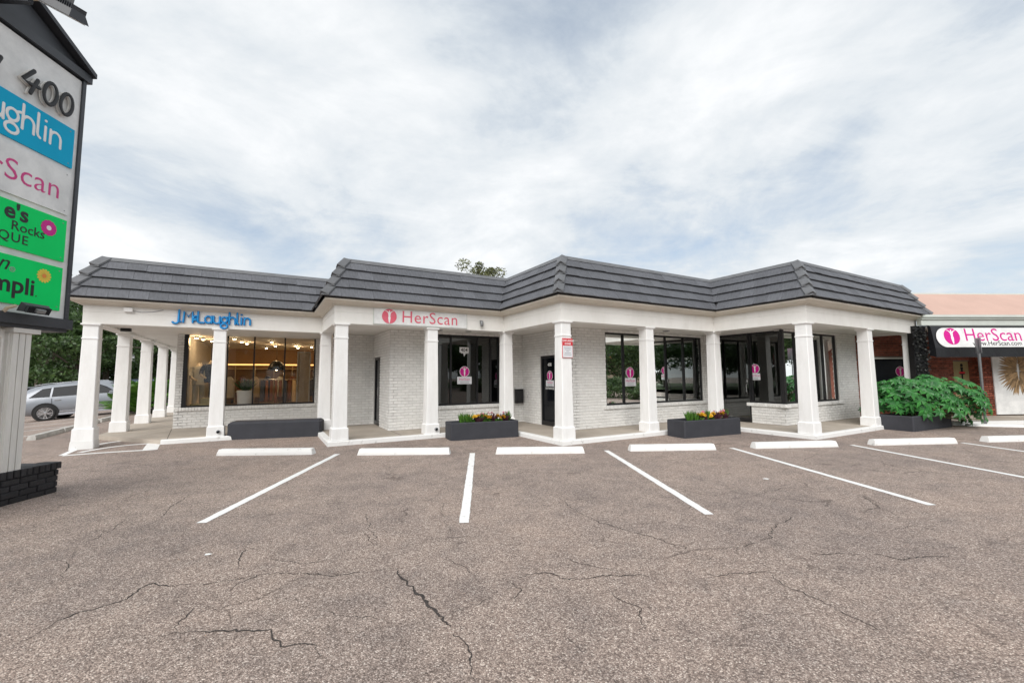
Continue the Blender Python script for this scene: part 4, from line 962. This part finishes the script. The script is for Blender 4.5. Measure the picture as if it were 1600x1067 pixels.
# oval laid on the slanted face between (12.30,2.95) and (12.06,2.32)
yd = Vector((0, .10, .68)).normalized(); nn = Vector((0, -.68, .10)).normalized()
To = Matrix((Vector((1, 0, 0)), yd, nn)).transposed().to_4x4(); To.translation = Vector((14.04, 12.37, 2.345))+nn*.016
ow, oh = 3.9, .62; r_ = oh/2
pts = [(r_+r_*math.cos(math.radians(a)), r_+r_*math.sin(math.radians(a))) for a in range(90, 271, 10)]+[(ow-r_+r_*math.cos(math.radians(a)), r_+r_*math.sin(math.radians(a))) for a in range(-90, 91, 10)]
o = MB().prism(pts, 0, .004).build('oval_sign', 'signwhite', aw); o.matrix_local = To
emblem(aw, To @ Matrix.Translation((.52, .345, .003)), .265, 'magenta')
lettering('lettering', 'HerScan', .575, 'magenta', aw, To @ Matrix.Translation((.93, .20, .005)), ext=.001)
lettering('lettering', 'www.HerScan.com', .215, 'ink', aw, To @ Matrix.Translation((1.16, .05, .005)), ext=.001, bold=.001)
# black leafy post
e = empty('ivy_screen', (0, 0, 0), 0, 'black leafy screen between the white column and the awning', 'screen')
box('backing', 'black', e, 13.5, 13.93, 12.62, 12.8, .1, 3.04)
mb = MB(); q = random.Random(3)
for _ in range(900):
    p = Vector((q.uniform(13.48, 13.95), 12.6+q.uniform(-.06, .03), q.uniform(.1, 3.03))); a = Vector((q.gauss(0, 1), q.gauss(0, 1), q.gauss(0, 1))).normalized()*.035; b = a.cross(Vector((q.gauss(0, 1), q.gauss(0, 1), q.gauss(0, 1)))).normalized()*.028
    mb.add([p-a, p+b, p+a, p-b], [(0, 1, 2, 3)])
tag(mb.build('leaves', 'ivy', e), kind='stuff')
# wing mural
mu = empty('wing_mural', (0, 0, 0), 0, 'white panel painted with brown feathered wings at the right edge', 'mural')
box('panel', 'signwhite', mu, 17.33, 20.3, 13.57, 13.60, .14, 2.6)
mb = MB(); q = random.Random(9); cx, cz = 18.25, 1.42
for sgn in (-1, 1):
    for row, (nf, l0) in enumerate(((26, .66), (24, .50), (22, .36), (18, .24))):
        for k in range(nf):
            t = k/(nf-1); a = math.radians(104+158*t)+q.uniform(-.03, .03); l = l0*(1.0-.25*t+.25*math.sin(PI*t))*q.uniform(.92, 1.08)
            st = Vector((-.012-.03*math.sin(PI*t)*(1-t), .50-.62*t)); d = Vector((math.cos(a), math.sin(a)))
            d = Vector((min(d.x, -.1), d.y)).normalized(); nrm = Vector((-d.y, d.x))*.032; bend = Vector((0, -.05*l))
            P = [st, st+d*l*.4+nrm, st+d*l*.8+nrm*.8+bend, st+d*l+bend*1.6, st+d*l*.8-nrm*.8+bend, st+d*l*.4-nrm]
            y = 13.568-row*.0025-.0006*(k % 3)
            mb.add([(cx+(p.x if sgn == 1 else -p.x), y, cz+p.y) for p in P], [tuple(range(6))])
mb.build('feathers', 'feather', mu)
h_ = [(16*math.sin(t)**3/16*.13, (13*math.cos(t)-5*math.cos(2*t)-2*math.cos(3*t)-math.cos(4*t))/16*.13) for t in [2*PI*i/24 for i in range(24)]]
mb = MB(); 
for i in range(24):
    a, b = h_[i], h_[(i+1) % 24]; mb.add([(cx+a[0], 13.557, 1.98+a[1]), (cx+b[0], 13.557, 1.98+b[1]), (cx+b[0]*.75, 13.557, 1.98+b[1]*.75), (cx+a[0]*.75, 13.557, 1.98+a[1]*.75)], [(0, 1, 2, 3)])
mb.build('heart', 'feather', mu)
kb = MB(); A, B = Vector((14.05, 11.8, 0)), Vector((15.3, 9.9, 0)); 
isl = tag(stop_mesh(3.4, 77).build('kerb_strip', 'stop'), 'low white kerb strip on the asphalt near the sign post', 'kerb'); isl.location = (15.65, 11.2, -.02); isl.rotation_euler = (0, 0, -.38); isl.scale = (1, .8, .75)
sp = empty('sign_post', (14.88, 12.12-.15, 0), 0, 'grey metal sign post with its small sign seen edge-on', 'sign post')
mb = MB(); mb.box(-.03, .03, -.02, -.012, 0, 2.55); mb.box(-.03, -.022, -.012, .02, 0, 2.55); mb.box(.022, .03, -.012, .02, 0, 2.55); mb.build('post', 'grey', sp)
o = box('plate', 'grey', sp, -.004, .004, -.15, .15, 2.14, 2.60); o.rotation_euler = (0, 0, -.45)

# ------------------------------------------------------------------ shop interior
def iw(u, v, z=.1): return W(u, v, z)
def mannequin(u, v, z, rz, label, shirt, legs):
    e = empty('mannequin', iw(u, v, z), TH+rz, label, 'mannequin')
    prof = [(0, .16, .10), (.10, .175, .115), (.22, .14, .10), (.36, .16, .11), (.50, .19, .115), (.58, .16, .10), (.63, .07, .065), (.70, .055, .055)]
    zb = .80 if legs else 0
    def loft(pf, m, nm, z0=0):
        mb = MB(); n = 14
        for z, a, b in pf: mb.v += [(a*math.cos(2*PI*k/n), b*math.sin(2*PI*k/n), z0+z) for k in range(n)]
        for i in range(len(pf)-1):
            for k in range(n): mb.f.append((i*n+k, i*n+(k+1) % n, (i+1)*n+(k+1) % n, (i+1)*n+k))
        mb.f += [tuple(range(n)), tuple(range(len(mb.v)-n, len(mb.v)))]; return mb.build(nm, m, e, True)
    loft(prof, 'skin', 'body', zb)
    loft([(z, a+.02, b+.02) for z, a, b in prof[:6]]+[(.60, .10, .08)], shirt, 'shirt', zb)
    for s in (-1, 1):
        MB().tube([(s*.18, 0, zb+.54), (s*.25, -.02, zb+.40), (s*.26, -.06, zb+.28)], [.065, .06, .06], 8).build('sleeve', shirt, e, True)
        MB().tube([(s*.26, -.05, zb+.32), (s*.25, -.09, zb+.22), (s*.12, -.17, zb+.14)], [.04, .036, .028], 8).build('arm', 'skin', e, True)
        if legs: MB().tube([(s*.09, 0, zb+.05), (s*.10, -.02, zb-.40), (s*.11, .01, zb-.76)], [.095, .075, .06], 8).build('leg', 'trousers', e, True)
    if not legs: MB().lathe([(.02, -.5), (.02, 0)], 8).build('stand', 'black', e)
    return e
def thing_box(name, m, u0, u1, v0, v1, z0, z1, label, cat):
    o = MB().cbox(u0, u1, v0, v1, z0, z1, .01).build(name, m); o.rotation_euler = (0, 0, TH); return tag(o, label, cat)
thing_box('display_plinth', 'olivebox', -1.72, -1.2, 16.3, 16.75, .1, .95, 'olive display plinth in the shop window under the shirt mannequin', 'plinth')
thing_box('display_plinth', 'olivebox', -1.95, -1.25, 16.15, 16.28, .1, .78, 'low olive display step in the shop window', 'plinth')
mannequin(-1.48, 16.5, 1.42, 0, 'headless mannequin in dark patterned shirt in the shop window', 'shirt', False)
mannequin(-1.85, 17.0, .55, .5, 'mannequin in white trousers behind the left window frame', 'trousers', True)
pe = empty('tall_pot', iw(-.55, 16.45), TH, 'tall tapered white pot with dark plant in the shop window', 'pot')
MB().lathe([(.15, 0), (.16, .02), (.235, 1.02), (.235, 1.06), (.21, 1.06), (.2, 1.0)], 24).build('pot', 'pot', pe, True)
tg = MB(); leaf_tuft(tg, (0, 0, 1.0), 160, .5, .03, random.Random(2), 1.1); tg.build('leaves', 'leaf1', pe)
# back shelves
sh = empty('shelf_unit', iw(0, 22.2), TH, 'long lit shelf unit at the back of the shop', 'shelf')
box('back', 'warmwall', sh, -1.9, 2.6, .3, .34, 0, 2.0)
for k in range(4): box('shelf', 'cloth3', sh, -1.9, 2.6, 0, .3, .35+k*.5, .38+k*.5)
for k in range(7): box('upright', 'cloth3', sh, -1.9+k*.74, -1.87+k*.74, 0, .3, 0, 2.0)
q = random.Random(8)
for k in range(16):
    u = -1.8+.27*k; r = q.choice((0, 1, 2)); hgt = q.uniform(.12, .3)
    o = MB().cbox(0, .11, 0, .2, 0, hgt, .01).build('folded_clothes', q.choice(('cloth1', 'cloth2', 'cloth3', 'trousers'))); o.location = iw(u, 22.22, .1+.382+r*.5); o.rotation_euler = (0, 0, TH)
    tag(o, 'stack of folded clothes on the lit shelf at the back of the shop', 'clothes', 'folded clothes on the back shelf')
q = random.Random(31)
for k in range(9):
    u = -1.75+k*.46; m_ = ('cloth2', 'trousers', 'cloth1', 'cloth3')[k % 4]; v_ = 21.0+.5*(k % 2)
    e = empty('hanging_garment', iw(u, v_, .75), TH+q.uniform(-.4, .4), ['navy', 'white', 'rust', 'sand'][k % 4]+' garment hanging '+['at the far left of', 'left of the pot in', 'just right of the pot in', 'left of the pendant in', 'behind the pendant in', 'right of the pendant in', 'left of the pale stand in', 'behind the pale stand in', 'at the far right of'][k]+' the shop', 'garment', 'hanging garments')
    MB().add(*frus(.5, .40, 0, .75)).add(*frus(.40, .12, .75, .88)).build('cloth', m_, e).scale = (.36, .16, 1.0); MB().tube([(-.12, 0, .86), (0, 0, .93), (.12, 0, .86)], .008, 6).build('hanger', 'black', e)
cv = box('cove_light', 'cove', None, -1.9, 2.6, 22.05, 22.1, 2.12, 2.18); cv.rotation_euler = (0, 0, TH); tag(cv, 'warm glowing light strip above the back shelf', 'light')
tb = empty('display_table', iw(.9, 18.6), TH, 'display table with thin white legs in the middle of the shop', 'table')
box('table_top', 'cloth3', tb, -.8, .9, -.4, .4, .42, .46)
for a in (-.75, .85):
    for b in (-.36, .36): box('leg', 'trousers', tb, a-.02, a+.02, b-.02, b+.02, 0, .42)
rkk = empty('clothes_rack', iw(1.0, 20.4), TH, 'clothes rack hung with dark and rust garments inside the shop', 'rack')
MB().tube([(-1.2, 0, 0), (-1.2, 0, 1.4), (1.2, 0, 1.4), (1.2, 0, 0)], .018, 8).build('rail', 'chrome', rkk)
for k in range(14):
    x = -1.1+k*.165; w_ = q.uniform(.05, .08); l_ = q.uniform(.6, .95)
    MB().add(*frus(.5, .42, 0, 1)).build('garment', q.choice(('cloth1', 'cloth2', 'cloth3', 'cloth1')), rkk).matrix_local = Matrix.Translation((x, 0, 1.36-l_)) @ Matrix.Diagonal((w_*2, .42, l_, 1))
sc2 = empty('garment_stand', iw(1.2, 17.3), TH, 'tall pale open display frame at the right of the shop window', 'frame')
for a in (-.2, .2): box('upright', 'trousers', sc2, a-.02, a+.02, -.02, .02, 0, 2.35)
box('top_bar', 'trousers', sc2, -.22, .22, -.02, .02, 2.35, 2.4); box('panel', 'cloth3', sc2, -.18, .18, .0, .01, .0, 2.34)
pn = empty('pendant_lamp', iw(.35, 18.4, 2.93), TH, 'dark domed pendant lamp hanging in the shop', 'lamp')
MB().tube([(0, 0, 0), (0, 0, -.75)], .008, 6).build('cord', 'black', pn); MB().lathe([(.04, -.72), (.16, -.78), (.25, -.9), (.30, -1.08), (.29, -1.08), (.23, -.9), (.03, -.74)], 24).build('shade', 'black', pn, True)
MB().lathe([(.02, -.98), (.05, -1.0), (.05, -1.06), (.02, -1.09)], 12).build('bulb', 'lampglow', pn)
def pl_light(loc, e_, parent, col=(1, .66, .34)):
    l = bpy.data.lights.new('shop_light', 'POINT'); l.energy = e_; l.color = col; l.shadow_soft_size = .08; o = bpy.data.objects.new('shop_light', l); COL.objects.link(o); o.parent = parent; o.location = loc
pl_light((0, 0, -1.2), 8, pn)
SP = [(-1.9, 16.4), (-1.78, 16.9), (-1.6, 17.5), (-.75, 17.5), (-.62, 18.3), (.15, 17.2), (.3, 19.2), (1.0, 18.8), (1.15, 20), (1.6, 19.2), (1.9, 17.6), (-.9, 16.3), (2.2, 20.5), (.0, 20.8)]
for k, (u, v) in enumerate(SP):
    e = empty('track_spotlight', iw(u, v, 2.93), TH, 'warm lit track spotlight on the ceiling inside the left shop', 'light', 'shop ceiling spotlights')
    MB().lathe([(.02, -.12), (.045, -.10), (.05, 0)], 10).build('can', 'black', e); MB().lathe([(.015, -.150), (.042, -.14), (.042, -.122)], 10).build('bulb', 'lampglow', e)
    if k % 2 == 0: pl_light((0, 0, -.22), 4.0, e)
# chairs inside dark rooms are not visible: a reception desk only
dk = empty('reception_desk', iw(10.6, 10.9), TH, 'dark desk with flowers behind the long dark window', 'desk')
box('front_panel', 'darkroom', dk, -.8, .8, 0, .05, 0, .8); box('top', 'cloth3', dk, -.85, .85, -.05, .6, .8, .84)
tg = MB(); q = random.Random(4); leaf_tuft(tg, (0.1, .2, .84), 70, .3, .03, q, 1.0); tg.build('flower_leaves', 'leaf2', dk)
for k in range(5):
    m2 = MB(); flower_head(m2, (q.uniform(-.2, .4), .2, 1.02+q.uniform(0, .15)), .06, q); m2.build('flower', q.choice(('petalpink', 'petaly', 'inkwhite')), dk)

# ------------------------------------------------------------------ trees
def tree_meshes(seed, h, rx, rz, nleaf, lsize, zc, m='leaf1', ncl=46, thin=.0):
    q = np.random.RandomState(seed)
    # clump centres through an uneven crown
    d = q.normal(size=(ncl, 3)); d /= np.linalg.norm(d, axis=1)[:, None]; rad = q.uniform(.35, 1., ncl)**.6
    cen = d*rad[:, None]*np.array([rx, rx, rz])*(1+.22*q.normal(size=(ncl, 1))) + np.array([0, 0, zc])
    cr = q.uniform(.16, .34, ncl)*rx
    idx = q.randint(0, ncl, nleaf); g = q.normal(size=(nleaf, 3)); g /= np.linalg.norm(g, axis=1)[:, None]
    P = cen[idx]+g*(cr[idx]*q.uniform(.3, 1.05, nleaf)**.5)[:, None]*np.array([1, 1, .75])
    a = q.normal(size=(nleaf, 3)); a /= np.linalg.norm(a, axis=1)[:, None]; b = np.cross(a, g+.3*q.normal(size=(nleaf, 3))); b /= (np.linalg.norm(b, axis=1)[:, None]+1e-6)
    s = (lsize*q.uniform(.6, 1.3, nleaf))[:, None]
    V = np.stack([P-a*s, P+b*s*.55, P+a*s, P-b*s*.55], 1).reshape(-1, 3)
    me = bpy.data.meshes.new('crown'); nf = nleaf
    me.vertices.add(len(V)); me.vertices.foreach_set('co', V.astype(np.float32).ravel()); me.loops.add(4*nf); me.loops.foreach_set('vertex_index', np.arange(4*nf, dtype=np.int32))
    me.polygons.add(nf); me.polygons.foreach_set('loop_start', np.arange(0, 4*nf, 4, dtype=np.int32)); me.polygons.foreach_set('loop_total', np.full(nf, 4, dtype=np.int32)); me.update(); me.validate()
    me.materials.append(MA[m])
    tr = MB(); r0 = h*.028; fork = max(zc-rz*.75, h*.25)
    tr.tube([(0, 0, -.3), (.05, .02, fork*.5), (0, .08, fork), (.1, 0, zc)], [r0*1.25, r0, r0*.85, r0*.35], 9)
    for k in range(0, ncl, 3):
        c = cen[k]; tr.tube([(0, .05, fork*(.8+.2*q.rand())), tuple(np.array([0, 0, fork])*.45+c*.5+np.array([0, 0, .1])), tuple(c)], [r0*.4, r0*.22, r0*.07], 5, False)
    tm_ = tr.mesh('trunk'); tm_.materials.append(MA['bark']); return me, tm_
TMS = {'oak': tree_meshes(1, 9, 4.2, 2.9, 15000, .13, 5.6, 'leaf1', 60), 'mid': tree_meshes(2, 8, 3.0, 2.6, 9000, .13, 4.9, 'leaf2', 40), 'tall': tree_meshes(3, 13, 2.6, 2.3, 5200, .10, 10.2, 'leaf3', 34), 'low': tree_meshes(4, 4, 2.2, 1.5, 7000, .10, 1.9, 'leaf2', 34)}
def tree(kind, x, y, z, s, rz, label, group=None, name='tree'):
    e = empty(name, (x, y, z), rz, label, 'tree' if name == 'tree' else 'shrub', group); e.scale = (s, s, s)
    inst('crown', TMS[kind][0], e); inst('trunk', TMS[kind][1], e); return e
def at(px, py, depth, z=0):       # world point seen at pixel column px and given ground distance
    d = r2*((px-800)/f_)-u2*((py-533.5)/f_)+fw; t = depth/d.y; return d.x*t, d.y*t
for k, (px, Y, kind, s, lab) in enumerate([(60, 33, 'oak', 1.05, 'dense dark oak behind the silver SUV'), (122, 31, 'mid', .95, 'green tree between the pylon sign and the roof corner'), (30, 42, 'oak', 1.25, 'broad oak far behind the pylon sign pedestal'), (165, 46, 'oak', 1.0, 'oak seen between the first two side columns'), (215, 52, 'oak', 1.0, 'oak seen between the second and third side columns'), (262, 50, 'mid', 1.25, 'tree seen behind the last side columns'), (105, 58, 'oak', 1.3, 'far oak behind the corner column'), (-60, 36, 'oak', 1.2, 'oak left of the pylon sign')]):
    x, y = at(px, 600, Y); tree(kind, x, y, -.6, s, k*1.3, lab, 'background trees on the left')
for k, (px, Y, s_2, lab) in enumerate([(15, 60, 1.2, 'far hedge tree left of the SUV'), (75, 62, 1.1, 'far hedge tree behind the SUV roof'), (135, 64, 1.2, 'far hedge tree behind the corner column'), (185, 66, 1.1, 'far hedge tree behind the utility pole'), (232, 66, 1.2, 'far hedge tree behind the third side column'), (285, 64, 1.2, 'far hedge tree behind the shop corner'), (-50, 60, 1.2, 'far hedge tree behind the pylon sign')]):
    x, y = at(px, 600, Y); tree('low', x, y, -.6, s_2*2.0, k*1.1, lab, 'far hedge behind the side lot')
x, y = at(752, 600, 44); tree('tall', x-.6, y, 0, 1.13, 1.0, 'pale tree top showing above the roof')
for k, (px, Y, s) in enumerate([(80, 30, .55), (112, 31.5, .5), (160, 38, .6), (178, 40, .5)]):
    x, y = at(px, 620, Y); tree('low', x, y, -.6, s, k, ['clipped shrub behind the rear of the SUV', 'clipped shrub behind the middle of the SUV', 'low shrub beyond the SUV bonnet', 'small shrub beside the utility pole'][k], 'shrubs behind the side lot', 'shrub')
# street behind the photographer, trees and shrubs added unseen to fill the window reflections
q = random.Random(21); kk = 0
for row, (rad, n_) in enumerate(((33, 15), (43, 14))):
    for k in range(n_):
        a = math.radians(-148+(168 if row == 0 else 158)*k/(n_-1))+q.uniform(-.03, .03); rr_ = rad*q.uniform(.93, 1.1)
        x, y = 4+rr_*math.cos(a), 2+rr_*math.sin(a)
        if abs(math.degrees(a)+14) < 7: continue
        kk += 1; tree(('oak', 'mid')[(k+row) % 2], x, y, -.4 if row else -1.2, q.uniform(.95, 1.2), k*.9, 'leafy tree invented across the street for the window reflections', 'invented trees across the street')
for k in range(9):  # out-of-view row added so the glass mirrors dark greenery instead of bare asphalt
    t = k/8; tree('low', 19.5+5.5*t+.6*(k % 2), 7.5-15*t, -.45, .5+.12*(k % 3), k*1.7, 'low shrub added beyond the lot to fill the window reflections', 'added shrub row beyond the right end of the lot', 'shrub')
ob = empty('street_building', (58, -9, 0), 1.2, 'low cream building with orange roof band mirrored in the long window', 'building')
box('wall', 'tan', ob, -6, 6, 0, 8, 0, 3.6); box('roof_band', 'orangeroof', ob, -6.3, 6.3, -.4, 8.4, 3.6, 4.4); box('window', 'carglass', ob, -4, -1, -.03, 0, .8, 2.4); box('window', 'carglass', ob, 1, 4, -.03, 0, .8, 2.4); box('door', 'black', ob, -.6, .6, -.04, 0, 0, 2.2)
# tropical plants by the side columns
def palm(loc, s, seed, label, nf=13):
    q = random.Random(seed); e = empty('palm_plant', loc, q.uniform(0, 6), label, 'plant', 'leafy palms by the side columns'); st = MB()
    for k in range(nf):
        a = 2*PI*k/nf+q.uniform(-.25, .25); el = q.uniform(.5, 1.35); L_ = s*q.uniform(.8, 1.15); P = []
        for i in range(9):
            t = i/8; rr = L_*t*math.cos(el)*(1+.25*t); zz = .15*s+L_*t*math.sin(el)-L_*.42*t*t*(1.1-el*.4); P.append(Vector((math.cos(a)*rr, math.sin(a)*rr, zz)))
        f = MB(); f.tube(P, [.012*s]*8+[.004], 5, False)
        for i in range(1, 9):
            for sub in (0, .5):
                if i == 8 and sub: continue
                p = P[i].lerp(P[min(i+1, 8)], sub); tn = (P[i]-P[i-1]).normalized(); sd_ = tn.cross(Vector((0, 0, 1))).normalized(); ll = .34*s*math.sin(PI*min(1, (i+sub)/8*.85+.12))
                for sg_ in (-1, 1):
                    d = (sd_*sg_+tn*.7-Vector((0, 0, .35))).normalized(); wv = tn*.045*s
                    f.add([p-wv*.3, p+d*ll*.5+wv, p+d*ll, p+d*ll*.5-wv], [(0, 1, 2, 3)])
        f.build('frond', 'palm', e)
    return e
for k, (px, Y, s, lab) in enumerate([(213, 20.5, 1.6, 'bright green palm between the second and third side columns'), (229, 21.5, 1.8, 'palm just left of the third side column'), (243, 22, 1.9, 'tall palm between the third and fourth side columns'), (256, 23, 1.9, 'palm between the fourth and last side columns'), (276, 24, 2.1, 'bright green palm against the shop window frame'), (268, 22.5, 1.3, 'low palm at the foot of the last side column'), (150, 34, 1.9, 'palm beyond the SUV roof by the corner column'), (186, 33, 1.9, 'palm beyond the SUV bonnet')]):
    x, y = at(px, 600, Y); palm((x, y, -.15 if px > 200 else -.5), s, 40+k, lab, 17)
# dark planter boxes at the end of the walk
for (u, v) in ((-4.4, 25.6),): planter((W(u, v).x, W(u, v).y), TH, 1.2, .6, .5, 'charcoal planter at the far end of the side walk')
# utility pole
x, y = at(196, 600, 38); up_ = empty('utility_pole', (x, y, -.6), .3, 'wooden utility pole with grey transformer seen between the side columns', 'pole')
MB().tube([(0, 0, 0), (0, 0, 5.2)], [.13, .10], 10).build('pole', 'wood', up_); MB().lathe([(.16, 3.55), (.2, 3.6), (.2, 4.2), (.14, 4.28)], 14, (.28, 0, 0)).build('transformer', 'signwhite', up_); box('crossarm', 'wood', up_, -.9, .9, -.05, .05, 4.8, 4.9)
for zz in (4.2, 4.9):
    for sg_ in (-1,): MB().tube([(-30, 12, zz-.1), (-15, 6, zz-.55), (0, 0, zz), (14, -5.6, zz-.45), (28, -11, zz)], .012, 5).build('wire', 'cable', up_)

# ------------------------------------------------------------------ cars
def car(loc, rz, paint, label, pitch_=0):
    e = empty('parked_car', loc, rz, label, 'car'); e.rotation_euler = (0, -pitch_, rz); e.scale = (1, 1, .96)
    # stations along x (front +x): x, z_low, z_belt, z_roof, half widths low, belt, roof
    S = [(-2.52, .52, .92, .96, .80, .84, .70), (-2.46, .40, 1.02, 1.12, .88, .92, .72), (-2.30, .30, 1.08, 1.42, .94, .96, .70), (-2.05, .27, 1.08, 1.60, .96, .97, .69), (-1.6, .25, 1.07, 1.70, .97, .98, .69), (-.9, .24, 1.06, 1.745, .97, .98, .69), (-.1, .24, 1.05, 1.74, .97, .98, .69), (.45, .24, 1.04, 1.70, .97, .98, .68), (.85, .24, 1.04, 1.52, .97, .98, .70), (1.25, .25, 1.04, 1.27, .97, .97, .76), (1.55, .26, 1.02, 1.10, .97, .96, .82), (2.0, .28, .96, 1.03, .95, .93, .78), (2.35, .33, .84, .93, .90, .88, .70), (2.50, .42, .72, .80, .80, .78, .60), (2.54, .50, .64, .70, .70, .66, .5)]
    n = 13; mb = MB()
    for x, zl, zb, zr, wl, wb, wr in S:
        half = [(wl*.72, zl), (wl, zl+.10), (wl+.02, (zl+zb)/2), (wb, zb), (wr+(wb-wr)*.12, zb+(zr-zb)*.82), (wr*.85, zr-.02), (0, zr)]
        mb.v += [(x, -y, z) for y, z in half]+[(x, y, z) for y, z in reversed(half[:-1])]
    for i in range(len(S)-1):
        for k in range(n-1): mb.f.append((i*n+k, (i+1)*n+k, (i+1)*n+k+1, i*n+k+1))
        mb.f.append((i*n+n-1, (i+1)*n+n-1, (i+1)*n, i*n))
    mb.f += [tuple(reversed(range(n))), tuple(range((len(S)-1)*n, len(S)*n))]
    b = mb.build('body', paint, e, True)
    def ywall(x, z):      # half width of the greenhouse side at x,z
        for a, c in zip(S, S[1:]):
            if a[0] <= x <= c[0]:
                t = (x-a[0])/(c[0]-a[0]); q_ = [a[i]+(c[i]-a[i])*t for i in range(7)]; zb, zr, wb, wr = q_[2], q_[3], q_[5], q_[6]; tt = min(max((z-zb)/max(.82*(zr-zb), .01), 0), 1); return wb+(wr+(wb-wr)*.12-wb)*tt
        return .9
    for s in (-1, 1):
        for poly in ([(-2.02, 1.12), (-1.35, 1.10), (-1.33, 1.53), (-1.62, 1.50)], [(-1.28, 1.10), (-.28, 1.09), (-.28, 1.58), (-1.26, 1.54)], [(-.2, 1.09), (.95, 1.08), (.55, 1.40), (.25, 1.56), (-.2, 1.58)]):
            v = [(x, s*(ywall(x, z)+.012), z) for x, z in poly]; v += [(x, s*(ywall(x, z)-.01), z) for x, z in poly]; k = len(poly)
            MB().add(v, [tuple(range(k))]+[(i, (i+1) % k, k+(i+1) % k, k+i) for i in range(k)]).build('side_window', 'carglass', e)
        for x0 in (-1.28, -.24, .98): MB().box(x0-.006, x0+.006, s*.984-.012, s*.984+.012, .42, 1.03).build('door_seam', 'black', e)
        MB().box(-1.9, 1.1, s*.97-.02, s*.97+.02, .22, .33).build('side_skirt', 'textgrey', e)
        for xh in (-1.08, -.05): MB().cbox(xh-.11, xh+.11, -.02, .02, -.018, .018, .006, Matrix.Translation((0, s*.985, .93))).build('door_handle', 'chrome', e)
        MB().cbox(-.1, .1, -.12, .12, -.07, .08, .03, Matrix.Translation((.82, s*1.07, 1.10))).build('mirror', paint, e)
        MB().box(-1.05, 1.1, s*.975-.012, s*.975+.012, .36, .40).build('sill_trim', 'chrome', e)
        MB().tube([(-1.9, s*.66, 1.68), (-1.5, s*.64, 1.735), (-.2, s*.64, 1.765), (.3, s*.64, 1.73)], .016, 6).build('roof_rail', paint, e)
        for xw in (-1.5, 1.5):
            ar = MB(); disc(ar, 0, 0, .44, .44, 0, .03, 28); o = ar.build('wheel_arch', 'rubber', e); o.matrix_local = Matrix.Translation((xw, s*.97-(0 if s > 0 else 0), .40)) @ Matrix.Rotation(PI/2 if s < 0 else -PI/2, 4, 'X')
            wh = empty('wheel'); wh.parent = e; wh.location = (xw, s*.90, .37)
            Tw = Matrix.Rotation(PI/2 if s < 0 else -PI/2, 4, 'X')
            MB().lathe([(.25, -.13), (.34, -.13), (.37, -.09), (.37, .08), (.34, .125), (.265, .13), (.26, .05)], 32, T=Tw).build('tyre', 'rubber', wh, True)
            rm = MB(); 
            for k in range(10):
                a = 2*PI*k/10+(.12 if k % 2 else -.12); rm.box(.05, .255, -.02, .02, .09, .118, Tw @ Matrix.Rotation(a, 4, 'Z'))
            rm.lathe([(.235, .06), (.262, .10), (.268, .128), (.25, .128), (.235, .1)], 32, T=Tw); rm.lathe([(.065, .08), (.06, .125), (.02, .13)], 14, T=Tw); rm.build('rim', 'chrome', wh)
            MB().lathe([(.24, .03), (.24, .055)], 20, T=Tw).build('brake_disc', 'black', wh)
        MB().cbox(-.05, .16, -.16, .16, -.06, .07, .02, Matrix.Translation((2.33, s*.72, .74))).build('headlight', 'signwhite', e)
        MB().cbox(-.05, .10, -.14, .14, -.06, .06, .02, Matrix.Translation((-2.44, s*.74, .97))).build('tail_light', 'redpaint', e)
    MB().add([(.62, -.62, 1.66), (.62, .62, 1.66), (1.28, .70, 1.275), (1.28, -.70, 1.275)], [(0, 3, 2, 1)]).build('windscreen', 'carglass', e).location = (.03, 0, .02)
    MB().add([(-2.12, -.60, 1.58), (-2.12, .60, 1.58), (-2.47, .66, 1.12), (-2.47, -.66, 1.12)], [(0, 1, 2, 3)]).build('rear_window', 'carglass', e).location = (-.02, 0, .015)
    MB().cbox(2.46, 2.56, -.5, .5, .42, .72, .02).build('grille', 'black', e)
    sp_ = MB().cbox(-2.28, -1.95, -.62, .62, 1.60, 1.64, .012).build('roof_spoiler', paint, e)
    return e
cu, cv_ = -7.0, 28.3
car(W(cu, cv_, gz(cu-.1, 0)+.0), TH, 'silverpaint', 'silver SUV parked behind the corner column of the white building', .085)
car(W(-6.9, 39, gz(-6.9, 0)), TH+.1, 'darkpaint', 'dark blue car parked far beyond the SUV'); car(W(-3.9, 41.5, 0), TH-.1, 'whitepaint', 'white car parked furthest back beyond the side columns')
